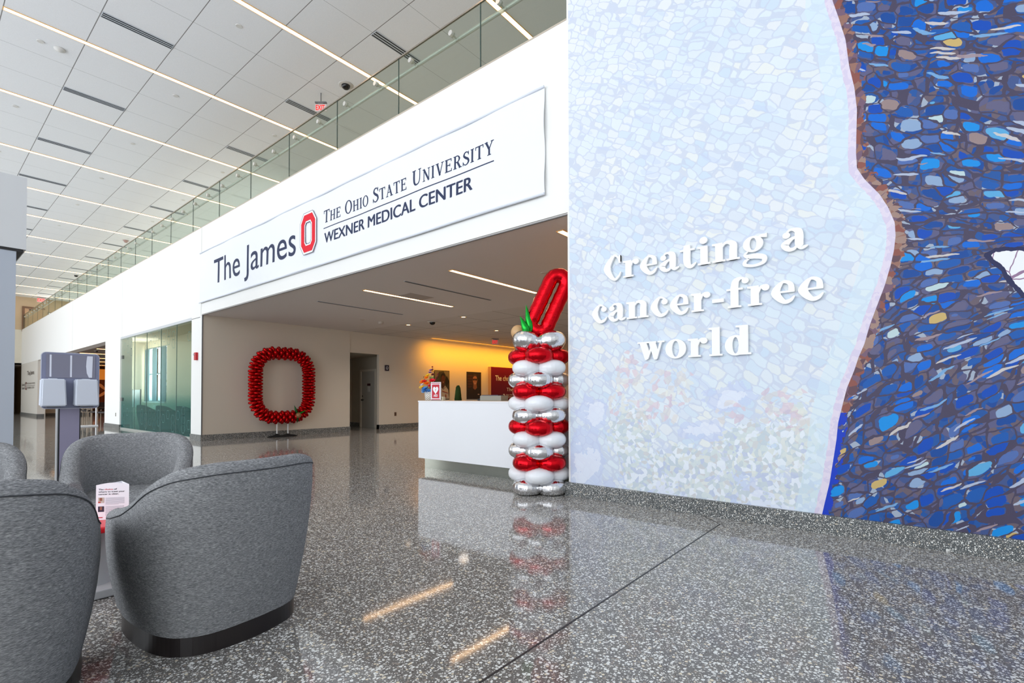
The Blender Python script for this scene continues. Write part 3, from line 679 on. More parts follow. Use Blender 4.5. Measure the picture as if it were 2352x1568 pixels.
mb = MB(); flat_text(mb, 'WEXNER MEDICAL CENTER', bx(-8.36), bz(3.935), 3.73, 0.185, yb_); flat_text(mb, 'WEXNER MEDICAL CENTER', bx(-8.347), bz(3.938), 3.73, 0.185, yb_); curve_y(mb).build('center_name', NAVY, bt)
def thin_serif():
    G = {}; t_, k_ = 0.17, 0.07; SR = 0.055
    def stem(g, x, y0=0, y1=1, w=t_):
        g.re(x-w/2, y0, x+w/2, y1); g.re(x-w/2-0.09, y0, x+w/2+0.09, y0+SR); g.re(x-w/2-0.09, y1-SR, x+w/2+0.09, y1); return g
    G['T'] = (stem(Glyph(), 0.42).re(0.0, 0.93, 0.84, 1.0).re(0.0, 0.76, 0.06, 1.0).re(0.78, 0.76, 0.84, 1.0), 0.86)
    G['H'] = (stem(stem(Glyph(), 0.2), 0.78).re(0.2, 0.47, 0.78, 0.54), 1.0)
    G['E'] = (stem(Glyph(), 0.2).re(0.2, 0.93, 0.74, 1.0).re(0.2, 0, 0.78, 0.07).re(0.2, 0.48, 0.6, 0.55).re(0.68, 0.78, 0.74, 1.0).re(0.72, 0, 0.78, 0.22).re(0.54, 0.4, 0.6, 0.63), 0.84)
    G['O'] = (Glyph().ring(0.45, 0.5, 0.45, 0.52, 0.29, 0.45), 0.92)
    G['I'] = (stem(Glyph(), 0.2), 0.42)
    G['S'] = (Glyph().st([(0.62, 0.80), (0.48, 0.97), (0.24, 0.94), (0.14, 0.74), (0.34, 0.55), (0.56, 0.42), (0.64, 0.22), (0.46, 0.03), (0.22, 0.04), (0.06, 0.24)], [0.05, 0.07, 0.10, 0.16, 0.18, 0.18, 0.16, 0.08, 0.07, 0.05]).re(0.60, 0.72, 0.66, 1.0).re(0.03, 0.0, 0.09, 0.28), 0.74)
    G['A'] = (Glyph().ln((0.14, 0.0), (0.45, 1.0), k_).ln((0.44, 1.0), (0.78, 0.0), t_).re(0.26, 0.33, 0.66, 0.39).re(0, 0, 0.30, SR).re(0.60, 0, 0.98, SR), 0.98)
    G['U'] = (Glyph().st([(0.2, 1.0), (0.2, 0.35), (0.30, 0.08), (0.50, 0.02), (0.70, 0.12), (0.78, 0.38), (0.78, 1.0)], [t_, t_, 0.14, 0.08, k_, k_, k_]).re(0.02, 0.945, 0.38, 1.0).re(0.64, 0.945, 0.92, 1.0), 0.96)
    G['N'] = (Glyph().ln((0.2, 0), (0.2, 1), k_).ln((0.18, 1.0), (0.80, 0.0), t_).ln((0.80, 0), (0.80, 1), k_).re(0.06, 0, 0.34, SR).re(0.02, 0.945, 0.24, 1).re(0.66, 0.945, 0.94, 1), 0.98)
    G['V'] = (Glyph().ln((0.18, 1.0), (0.50, 0.0), t_).ln((0.48, 0.0), (0.80, 1.0), k_).re(0.0, 0.945, 0.36, 1).re(0.64, 0.945, 0.94, 1), 0.94)
    G['R'] = (stem(Glyph(), 0.2).st([(0.2, 0.96), (0.50, 0.96), (0.66, 0.74), (0.50, 0.51), (0.2, 0.51)], [k_, k_, t_, k_, k_]).ln((0.44, 0.52), (0.76, 0.0), t_).re(0.62, 0, 0.94, SR), 0.92)
    G['Y'] = (Glyph().ln((0.14, 1.0), (0.45, 0.45), t_).ln((0.45, 0.45), (0.78, 1.0), k_).re(0.37, 0, 0.53, 0.48).re(0.27, 0, 0.63, SR).re(0, 0.945, 0.32, 1).re(0.62, 0.945, 0.92, 1), 0.92)
    return G
GS = thin_serif()
mb = MB(); word(mb, 'The Ohio State University', bx(-8.39), bx(-4.22), bz(4.312), 0.228, GS, yb_, yb_+0.002, caps=0.80, gap=0.10, eps=0.0)
curve_y(mb).build('university_name', NAVY, bt)
mb = MB(); mb.box(bx(-8.39), bx(-4.24), yb_, yb_+0.002, bz(4.208), bz(4.222)); 
mb2 = MB()
for i in range(40): xa = bx(-8.39)+(4.15)*i/40; mb2.box(xa, xa+4.15/40, yb_, yb_+0.002, bz(4.208), bz(4.222))
curve_y(mb2).build('rule_line', NAVY, bt)
def octo(cx, cz, w_, h_, c):
    return [(cx-w_/2, cz-h_/2+c), (cx-w_/2+c*0.75, cz-h_/2), (cx+w_/2-c*0.75, cz-h_/2), (cx+w_/2, cz-h_/2+c), (cx+w_/2, cz+h_/2-c), (cx+w_/2-c*0.75, cz+h_/2), (cx-w_/2+c*0.75, cz+h_/2), (cx-w_/2, cz+h_/2-c)]
def octo_ring(mb, cx, cz, w0, h0, c0, w1, h1, c1, y, mi):
    A_ = octo(cx, cz, w0, h0, c0); B_ = octo(cx, cz, w1, h1, c1)
    for i in range(8):
        j = (i+1) % 8; mb.add([(A_[i][0], y, A_[i][1]), (A_[j][0], y, A_[j][1]), (B_[j][0], y, B_[j][1]), (B_[i][0], y, B_[i][1])], [(0, 1, 2, 3)], mi)
mb = MB(); cx, cz = bx(-8.905), bz(4.243)
octo_ring(mb, cx, cz, .60, .80, .175, .585, .785, .172, yb_-0.006, 0)
octo_ring(mb, cx, cz, .585, .785, .172, .515, .715, .15, yb_-0.004, 1)
octo_ring(mb, cx, cz, .515, .715, .15, .28, .47, .07, yb_-0.006, 2)
octo_ring(mb, cx, cz, .28, .47, .07, .225, .415, .055, yb_-0.004, 1)
octo_ring(mb, cx, cz, .225, .415, .055, .205, .395, .05, yb_-0.006, 0)
mb.build('block_letter_logo', [NAVY, WHITEP, REDP], bt)

# lettering on the far stone panel
lt = thing('wall_lettering', 'small dark hospital lettering on the pale stone panel at the far end', 'lettering', (0, YW-0.01, 0))
dk = mat('dark_letter_metal', (70, 56, 54), 0.4)
mb = MB(); flat_text(mb, 'The James', -42.9, 2.50, 2.5, 0.24, -0.02, bold=0.03); mb.build('hospital_name', dk, lt)
mb = MB(); flat_text(mb, 'Cancer', -45.1, 1.86, 1.15, 0.14, -0.02, bold=0.03); mb.build('center_name', dk, lt); mb = MB(); flat_text(mb, 'Center', -45.0, 1.64, 1.0, 0.14, -0.02, bold=0.03); mb.build('center_name', dk, lt)
mb = MB(); flat_text(mb, 'The Ohio State University', -42.9, 1.93, 2.9, 0.10, -0.02, bold=0.02); mb.build('university_name', dk, lt); mb = MB(); flat_text(mb, 'WEXNER MEDICAL CENTER', -42.9, 1.66, 2.6, 0.10, -0.02, bold=0.02); mb.build('medical_center_name', dk, lt); mb = MB(); mb.box(-42.9, -40.1, -0.02, -0.01, 1.83, 1.845); mb.build('rule_line', dk, lt); mb = MB(); mb.box(-43.75, -43.70, -0.02, -0.01, 1.62, 2.05); mb.build('divider_line', dk, lt)
mb = MB(); octo_ring(mb, -43.3, 1.83, .38, .5, .12, .2, .3, .06, -0.02, 0); mb.build('block_letter_logo', mat('dull_red_metal', (120, 30, 40), 0.4), lt)

# ---------------------------------------------------------------- glass balustrade of the upper storey
def glassmat(name, col, tr, rough=0.0, refl=0.12):
    m = bpy.data.materials.new(name); m.use_nodes = True; t = m.node_tree; t.nodes.clear()
    out = t.nodes.new('ShaderNodeOutputMaterial'); mx = t.nodes.new('ShaderNodeMixShader'); a = t.nodes.new('ShaderNodeBsdfTransparent'); g = t.nodes.new('ShaderNodeBsdfGlossy')
    a.inputs[0].default_value = rgb(*tr); g.inputs[0].default_value = rgb(*col); g.inputs['Roughness'].default_value = rough
    fr0 = t.nodes.new('ShaderNodeLayerWeight'); fr0.inputs[0].default_value = 0.5; fr = t.nodes.new('ShaderNodeMath'); fr.operation = 'POWER'; fr.inputs[1].default_value = 5; t.links.new(fr0.outputs['Facing'], fr.inputs[0])
    ad = t.nodes.new('ShaderNodeMath'); ad.operation = 'MULTIPLY_ADD'; ad.inputs[1].default_value = 0.5; ad.inputs[2].default_value = refl; ad.use_clamp = True
    t.links.new(fr.outputs[0], ad.inputs[0]); t.links.new(ad.outputs[0], mx.inputs[0]); t.links.new(a.outputs[0], mx.inputs[1]); t.links.new(g.outputs[0], mx.inputs[2]); t.links.new(mx.outputs[0], out.inputs[0])
    MATS[name] = m; return m
GLASS = glassmat('rail_glass', (250, 255, 252), (236, 240, 236), refl=0.02)
GEDGE = mat('glass_edge', (70, 90, 86), 0.2)
rl = thing('glass_railing', 'clear glass balustrade with steel handrail along the top of the white wall', 'railing', (0, YW+0.06, ZT))
sp = 1.777; x = -4.56+sp
while x > FARX:
    xa = min(x, -3.14); xb = max(x-sp, FARX+0.02)
    if xa-xb > 0.1:
        g = MB(); g.box(xb+0.006, xa-0.006, -0.006, 0.006, 0.01, 0.965); o = g.build('glass_panel', GLASS, rl)
        e = MB(); e.box(xb-0.004, xb+0.005, -0.007, 0.007, 0.01, 0.965); e.build('panel_seam', GEDGE, rl)
    x -= sp
m = MB(); m.box(FARX, -3.14, -0.014, 0.014, 0.965, 0.985); m.build('top_cap', mat('cap_steel', (190, 180, 170), 0.3, 0.9), rl)
hz = 6.36-ZT
m = MB(); m.cyl((FARX, 0.115, hz-0.02), (-3.14, 0.115, hz-0.02), 0.027, n=12); m.build('handrail', mat('satin_handrail', (220, 220, 214), 0.3, 0.2), rl)
x = -4.22; nbk = 0
while x > FARX+0.3:
    k = MB(); k.cyl((x, -0.034, hz), (x, 0.03, hz), 0.038, n=16); k.cyl((x, 0.0, hz), (x, 0.10, hz-0.02), 0.012, n=8); k.box(x-0.012, x+0.05, 0.085, 0.10, hz-0.06, hz-0.04)
    k.build('rail_bracket', mat('polished_knob', (224, 222, 216), 0.25, 0.35), rl); x -= 0.905

# ---------------------------------------------------------------- ceiling fittings, upper ceiling
XS = [-5.43-3.235*i for i in range(13)]
def strip_light(label, x, y0, y1, z, wdt, lens, grp, nm='linear_ceiling_light'):
    t = thing(nm, label, 'ceiling light', (x, (y0+y1)/2, z), group=grp); hl = (y1-y0)/2
    f = MB(); 
    f.box(-wdt/2-0.012, -wdt/2, -hl-0.012, hl+0.012, -0.012, -0.001); f.box(wdt/2, wdt/2+0.012, -hl-0.012, hl+0.012, -0.012, -0.001)
    f.box(-wdt/2, wdt/2, -hl-0.012, -hl, -0.012, -0.001); f.box(-wdt/2, wdt/2, hl, hl+0.012, -0.012, -0.001)
    f.build('frame', GLOW_TRIM, t)
    d_ = MB(); d_.box(-wdt/2, wdt/2, -hl, hl, -0.008, -0.002); d_.build('lens', lens, t); return t
for i, x in enumerate(XS):
    strip_light('long warm light strip in the high ceiling, %s in from the camera end' % ORD[i], x, 0.99, 9.4, ZC, 0.085, STRIP, 'long light strips across the high ceiling')
SLOT = mat('diffuser_frame', (206, 212, 220), 0.4, 0.3); SLD = mat('diffuser_slot', (34, 38, 44), 0.6)
def slot_diffuser(label, x, y0, grp, wd=0.17, ln=1.06, z=ZC, n=3):
    t = thing('slot_diffuser', label, 'air vent', (x, y0, z), group=grp)
    f = MB(); f.box(-wd/2, wd/2, 0, ln, -0.010, -0.002); f.build('frame', SLOT, t)
    s_ = MB()
    for k in range(n):
        c = -wd/2+wd*(k+0.5)/n; s_.box(c-wd/n*(0.22 if n > 1 else 0.4), c+wd/n*(0.22 if n > 1 else 0.4), 0.01, ln-0.01, -0.013, -0.0102)
    s_.build('slots', SLD, t)
for i in range(12):
    x = -7.555-3.235*i
    if i >= 1: slot_diffuser('slotted air diffuser in the high ceiling, window side row, %s from the camera end' % ORD[i-1], x, 2.07, 'air diffusers in the high ceiling')
    slot_diffuser('slotted air diffuser in the high ceiling, balustrade side row, %s from the camera end' % ORD[i], x, 5.31, 'air diffusers in the high ceiling')
DISC = mat('white_cover_disc', (214, 212, 208), 0.6)
n_ = 0
for j, (y, rw) in enumerate(((1.52, 'window side row'), (3.69, 'middle row'), (5.85, 'balustrade side row'))):
    for i in range(10):
        x = -9.26-3.245*i
        if (j == 0 and i < 1) or (j == 2 and i in (0, 8)): continue
        m = MB(); m.cyl((0, 0, -0.012), (0, 0, -0.002), 0.05, 0.055, 16); o = m.build('sprinkler_cover', DISC, None, (x, y, ZC))
        tag(o, 'small round sprinkler cover in the high ceiling, %s, %s from the camera end' % (rw, ORD[i]), 'sprinkler', 'round covers dotting the high ceiling')
t = thing('smoke_detector', 'round white smoke detector on the high ceiling near the left edge', 'smoke detector', (-12.51, 1.79, ZC))
m = MB(); m.lathe([(0, -0.045), (0.04, -0.045), (0.05, -0.03), (0.085, -0.02), (0.09, -0.002), (0, -0.002)]); m.build('housing', DISC, t)
def dome_cam(label, x, y, z, r=0.09):
    t = thing('dome_camera', label, 'security camera', (x, y, z))
    m = MB(); m.lathe([(0, -0.012), (r*1.5, -0.012), (r*1.75, -0.002), (0, -0.002)]); m.build('trim_ring', mat('camera_ring', (200, 196, 190), 0.4), t)
    m = MB(); m.sphere((0, 0, -0.015), r, (1, 1, 0.9)); m.build('dome', mat('smoked_dome', (16, 16, 18), 0.08), t)
dome_cam('black dome camera with a pale ring in the high ceiling above the balustrade', -9.30, 5.85, ZC)
dome_cam('small black dome camera far along the high ceiling', -35.3, 5.84, ZC)
dome_cam('black dome camera in the tiled lobby ceiling', -10.74, 9.56, ZO, 0.085)
m = MB(); m.lathe([(0, -0.10), (0.05, -0.09), (0.075, -0.05), (0.09, -0.02), (0.11, -0.002), (0, -0.002)]); tag(m.build('ceiling_speaker', mat('pinkish_fitting', (170, 140, 132), 0.5), None, (-25.8, 5.85, ZC)), 'small round pinkish fitting hanging from the high ceiling above the balustrade', 'fitting')
def exit_sign(label, x, y, z, rz, s=1.0, drop=0.0):
    t = thing('exit_sign', label, 'exit sign', (x, y, z-drop), rz); txt = True
    if drop: k = MB(); k.cyl((0, 0, -0.005), (0, 0, drop-0.001), 0.012, n=8); k.build('stem', GREYM, t)
    m = MB(); m.box(-0.17*s, 0.17*s, -0.03, 0.03, -0.03, -0.001); m.box(-0.08*s, 0.08*s, -0.025, 0.025, -0.045, -0.03); m.build('canopy', GREYM, t)
    m = MB(); m.box(-0.17*s, 0.17*s, -0.008, 0.008, -0.045-0.22*s, -0.045); m.build('panel', mat('exit_panel', (222, 206, 204), 0.4), t)
    if txt:
        m = MB(); flat_text(m, 'EXIT', -0.15*s, -0.045-0.185*s, 0.27*s, 0.15*s, -0.011, bold=0.03)
        a = -0.045-0.11*s; m.add([(0.135*s, -0.011, a+0.02), (0.155*s, -0.011, a), (0.135*s, -0.011, a-0.02)], [(0, 1, 2)])
        m.build('exit_letters', mat('red_exit_glow', (255, 30, 20), 0.5, emit=(255, 20, 12), es=0.9), t)
    return t
exit_sign('red EXIT sign hanging from the high ceiling, seen past the glass balustrade', -9.96, 5.66, ZC, math.radians(40), 0.72, 0.20)
exit_sign('small red exit sign at the far end of the upper storey', -44.9, 5.7, ZC, PI/2, 1.3)
exit_sign('exit sign hanging from the tiled lobby ceiling, seen edge-on', -12.12, 13.87, ZO, math.radians(70), 0.8)

# ---------------------------------------------------------------- lobby ceiling fittings
strip_light('short warm light strip in the lobby ceiling, left of the pair', -8.51, 5.78, 8.2, ZO, 0.085, STRIPL, 'light strips in the lobby ceiling')
strip_light('short warm light strip in the lobby ceiling, right of the pair', -6.05, 5.8, 8.22, ZO, 0.085, STRIPL, 'light strips in the lobby ceiling')
strip_light('warm light strip in the lobby ceiling, cut off by the mural wall', -3.52, 5.3, 7.7, ZO, 0.085, STRIPL, 'light strips in the lobby ceiling')
slot_diffuser('narrow slot in the lobby ceiling left of the light strips', -10.32, 5.8, 'slots in the lobby ceiling', 0.05, 2.37, ZO, 1)
slot_diffuser('narrow slot in the lobby ceiling between the light strips', -7.28, 5.8, 'slots in the lobby ceiling', 0.05, 2.39, ZO, 1)
m = MB(); m.box(-0.32, 0.32, -0.32, 0.32, -0.006, -0.001); tag(m.build('access_panel', mat('access_panel_paint', (180, 170, 162), 0.8), None, (-8.97+0.6, 6.98-0.1, ZO)), 'square flush access panel in the lobby ceiling beside a light strip', 'access panel')
for (x, y, lab) in ((-4.96, 6.96, 'flat disc in the lobby ceiling above the tilted red balloon'), (-11.9, 8.02, 'small flat disc in the lobby ceiling left of the camera dome')):
    m = MB(); m.cyl((0, 0, -0.01), (0, 0, -0.001), 0.055, 0.06, 16); tag(m.build('sprinkler_cover', mat('lobby_disc', (200, 190, 180), 0.6), None, (x, y, ZO)), lab, 'sprinkler')
m = MB(); m.lathe([(0, -0.06), (0.07, -0.06), (0.075, -0.01), (0.09, -0.001), (0, -0.001)]); tag(m.build('smoke_detector', MATS['lobby_disc'], None, (-11.85, 8.6, ZO)), 'round pale smoke detector on the lobby ceiling before the tiles begin', 'smoke detector')
DL = mat('downlight_glow', (255, 240, 220), 0.5, emit=(255, 214, 160), es=5.0)
dl_n = 0
for (x, y, lab) in ((-11.74, 9.5, 'left of the dome camera'), (-9.43, 9.5, 'right of the dome camera'), (-10.6, 12.2, 'deeper in, above the portraits'), (-10.9, 15.2, 'beyond the exit sign'), (-7.0, 9.6, 'behind the tilted red balloon')):
    t = thing('downlight', 'small round downlight in the tiled lobby ceiling, '+lab, 'downlight', (x, y, ZO), group='downlights in the tiled lobby ceiling')
    m = MB(); m.lathe([(0.055, -0.004), (0.085, -0.008), (0.09, -0.001), (0.055, -0.001)]); m.build('trim_ring', GLOW_TRIM, t)
    m = MB(); m.cyl((0, 0, -0.005), (0, 0, -0.001), 0.055); m.build('lens', DL, t)
    ld = bpy.data.lights.new('downlight_lamp', 'SPOT'); ld.energy = 150 if y < 12 else 110; ld.color = (1.0, 0.89, 0.79); ld.spot_size = math.radians(150); ld.spot_blend = 0.8; ld.shadow_soft_size = 0.14
    lo = bpy.data.objects.new('downlight_lamp', ld); C.objects.link(lo); lo.location = (x, y, ZO-0.02)
# amber cove washing the back-left wall
t = strip_light('long amber light line in the lobby ceiling beside the yellow-lit wall', -13.75, 12.2, 19.5, ZO, 0.06, AMBER, None)
al = area_light('amber_wall_wash', (-13.6, 15.9, ZO-0.03), (0, math.radians(45), 0), 0.15, 7.2, 78, (1.0, 0.42, 0.01), math.radians(110))
for i, x in enumerate((-28.0, -31.3, -34.8, -38.3, -42.6)):
    strip_light('yellow light strip in the dining room ceiling, %s from the camera end' % ORD[i], x, 5.35, 9.6, ZO, 0.10, STRIPL, 'light strips in the dining room ceiling')
dome_cam('tiny dark camera on the dining room ceiling', -29.3, 5.6, ZO, 0.06)

# ---------------------------------------------------------------- teal glass wall of the meeting room
def teal():
    m = bpy.data.materials.new('teal_film_glass'); m.use_nodes = True; t = m.node_tree; t.nodes.clear(); MATS['teal_film_glass'] = m
    out = t.nodes.new('ShaderNodeOutputMaterial'); mx = t.nodes.new('ShaderNodeMixShader'); a = t.nodes.new('ShaderNodeBsdfTransparent'); g = t.nodes.new('ShaderNodeBsdfGlossy')
    tc = t.nodes.new('ShaderNodeTexCoord'); sp_ = t.nodes.new('ShaderNodeSeparateXYZ'); t.links.new(tc.outputs['Object'], sp_.inputs[0])
    cr = t.nodes.new('ShaderNodeValToRGB'); mp_ = t.nodes.new('ShaderNodeMapRange'); mp_.inputs[1].default_value = 0; mp_.inputs[2].default_value = 3.2
    t.links.new(sp_.outputs[2], mp_.inputs[0]); t.links.new(mp_.outputs[0], cr.inputs[0])
    cr.color_ramp.elements[0].color = rgb(158, 206, 206); cr.color_ramp.elements[1].color = rgb(246, 247, 240)
    e = cr.color_ramp.elements.new(0.27); e.color = rgb(178, 216, 214); e = cr.color_ramp.elements.new(0.38); e.color = rgb(230, 240, 236)
    t.links.new(cr.outputs[0], a.inputs[0]); g.inputs['Roughness'].default_value = 0.0
    df = t.nodes.new('ShaderNodeBsdfDiffuse'); df.inputs[0].default_value = rgb(70, 140, 138)
    m0 = t.nodes.new('ShaderNodeMixShader'); mm = t.nodes.new('ShaderNodeMapRange'); mm.inputs[1].default_value = 0.5; mm.inputs[2].default_value = 1.5; mm.inputs[3].default_value = 0.22; mm.inputs[4].default_value = 0.02
    t.links.new(sp_.outputs[2], mm.inputs[0]); t.links.new(mm.outputs[0], m0.inputs[0]); t.links.new(a.outputs[0], m0.inputs[1]); t.links.new(df.outputs[0], m0.inputs[2])
    fr0 = t.nodes.new('ShaderNodeLayerWeight'); fr = t.nodes.new('ShaderNodeMath'); fr.operation = 'POWER'; fr.inputs[1].default_value = 4; t.links.new(fr0.outputs['Facing'], fr.inputs[0]); ad = t.nodes.new('ShaderNodeMath'); ad.operation = 'MULTIPLY_ADD'; ad.inputs[1].default_value = 0.35; ad.inputs[2].default_value = 0.04; t.links.new(fr.outputs[0], ad.inputs[0])
    t.links.new(ad.outputs[0], mx.inputs[0]); t.links.new(m0.outputs[0], mx.inputs[1]); t.links.new(g.outputs[0], mx.inputs[2]); t.links.new(mx.outputs[0], out.inputs[0]); return m
TEAL = teal()
gw = thing('glass_partition', 'teal-tinted glass partition with a hexagon film between two white wall piers', 'glass partition', (-22.02, YW+0.05, 0))
gx = [0, 1.56, 2.89, 4.29, 5.64, 6.94]
for a, b_ in zip(gx[:-1], gx[1:]):
    m = MB(); m.box(a+0.006, b_-0.006, -0.006, 0.006, 0.055, 3.19); m.build('glass_pane', TEAL, gw)
m = MB()
for a in gx[1:-1]: m.box(a-0.006, a+0.006, -0.008, 0.008, 0.05, 3.19)
m.build('pane_joint', mat('joint_grey', (110, 136, 132), 0.4), gw)
m = MB(); m.box(0, 6.94, -0.05, 0.03, 3.19, 3.262); m.build('top_track', mat('pale_track', (206, 210, 214), 0.4), gw)
m = MB(); m.box(0, 6.94, -0.03, 0.03, 0, 0.055); m.build('bottom_track', mat('track_grey', (170, 174, 168), 0.4), gw)
hexl = MB()
def hexa(cx, cz, r):
    P = [(cx+r*math.cos(PI/3*i), cz+r*math.sin(PI/3*i)) for i in range(7)]
    for i in range(6):
        a = Vector((P[i][0], 0, P[i][1])); b_ = Vector((P[i+1][0], 0, P[i+1][1])); n_ = (b_-a).normalized().cross(Vector((0, 1, 0)))*0.005
        y = Vector((0, -0.009, 0)); hexl.add([a-n_+y, a+n_+y, b_+n_+y, b_-n_+y], [(0, 1, 2, 3)])
rg = random.Random(3)
for i in range(16):
    for j in range(14):
        cx = 0.35+i*0.42; cz = 0.25+j*0.242*1+(0.121 if i % 2 else 0)
        pr = 0.55 if cz < 0.75 else (0.6 if cz > 2.6 else 0.0)
        if rg.random() < pr and cz < 3.05 and cx < 6.7: hexa(cx, cz, 0.14)
hexl.build('hexagon_film', mat('film_line', (96, 140, 136), 0.6), gw)
for k, z in enumerate((2.55, 1.05)):
    m = MB(); m.box(0.05, 0.17, -0.03, 0.03, z-0.06, z+0.06); m.build('hinge', GREYM, gw)

# wall fittings
def plate(label, p, axis, w_, h_, col, nm='wall_outlet', cat='outlet', slots=True):
    x, y, z = p; m = MB(); m2 = MB()
    if axis == 'y': m.bbox(0, -0.005, 0, w_, 0.01, h_, 0.002); m2.box(-w_*0.25, w_*0.25, -0.013, -0.009, h_*0.08, h_*0.35); m2.box(-w_*0.25, w_*0.25, -0.013, -0.009, -h_*0.35, -h_*0.08)
    else: m.bbox(0.005, 0, 0, 0.01, w_, h_, 0.002); m2.box(0.009, 0.013, -w_*0.25, w_*0.25, h_*0.08, h_*0.35); m2.box(0.009, 0.013, -w_*0.25, w_*0.25, -h_*0.35, -h_*0.08)
    t = thing(nm, label, cat, p); m.build('plate', mat('plate_%d' % col[0], col, 0.4), t)
    if slots: m2.build('sockets', mat('socket_dark', (60, 54, 50), 0.5), t)
plate('outlet plate low on the lobby wall right of the door recess', (-14.37, 11.05, 0.50), 'x', 0.09, 0.13, (120, 84, 60))
plate('outlet plate low on the white pier left of the teal glass', (-22.5, YW, 0.50), 'y', 0.08, 0.13, (170, 168, 160))
plate('light switch plate in the door recess', (-16.7, 10.2, 1.1), 'x', 0.08, 0.13, (150, 140, 126), 'light_switch', 'switch')
t = thing('fire_alarm', 'red fire alarm strobe on the narrow white pier beside the wide opening', 'fire alarm', (-14.66, YW, 2.2))
m = MB(); m.bbox(0, -0.03, 0, 0.13, 0.06, 0.20, 0.006); m.build('housing', mat('alarm_red', (196, 22, 34), 0.4), t)
m = MB(); m.bbox(-0.03, -0.07, 0.05, 0.05, 0.03, 0.05, 0.006); m.build('strobe_lens', mat('strobe', (226, 226, 230), 0.2), t)
t = thing('wall_sign', 'small dark room sign with a pale symbol by the door recess', 'sign', (-14.37, 10.67, 2.12))
m = MB(); m.bbox(0.02, 0, 0, 0.03, 0.16, 0.20, 0.004); m.build('plate', mat('sign_navy', (34, 26, 50), 0.4), t)
m = MB()
for i in range(20):
    a = 2*PI*i/20; b2 = 2*PI*(i+1)/20
    m.add([(0.037, 0.045*math.cos(a), 0.062*math.sin(a)), (0.037, 0.045*math.cos(b2), 0.062*math.sin(b2)), (0.037, 0.033*math.cos(b2), 0.05*math.sin(b2)), (0.037, 0.033*math.cos(a), 0.05*math.sin(a))], [(0, 1, 2, 3)])
m.box(0.035, 0.038, -0.006, 0.006, -0.035, 0.02); m.build('symbol', WHITEP, t)

# ---------------------------------------------------------------- grey portal at the left
t = thing('entrance_portal', 'blue-grey painted portal with a heavy overhanging header at the left edge', 'portal', (-9.9, 0, 0))
m = MB(); m.box(-2.6, 0, -3.4, 1.088, 3.262, 4.30); m.build('header', painted('portal_header', (208, 211, 214), 0.6), t)
m = MB(); m.box(-2.5, -0.02, -3.3, 1.06, 3.225, 3.262); m.build('shadow_reveal', DARKM, t)
for ya, yb2 in ((0.4, 0.99), (-3.3, -2.7)): m = MB(); m.box(-0.6, -0.03, ya, yb2, 0, 3.225); m.build('post', BLUEGREY, t)
m = MB(); m.box(-0.4, -0.25, -2.7, 0.4, 0, 3.225); m.build('infill_panel', BLUEGREY, t)

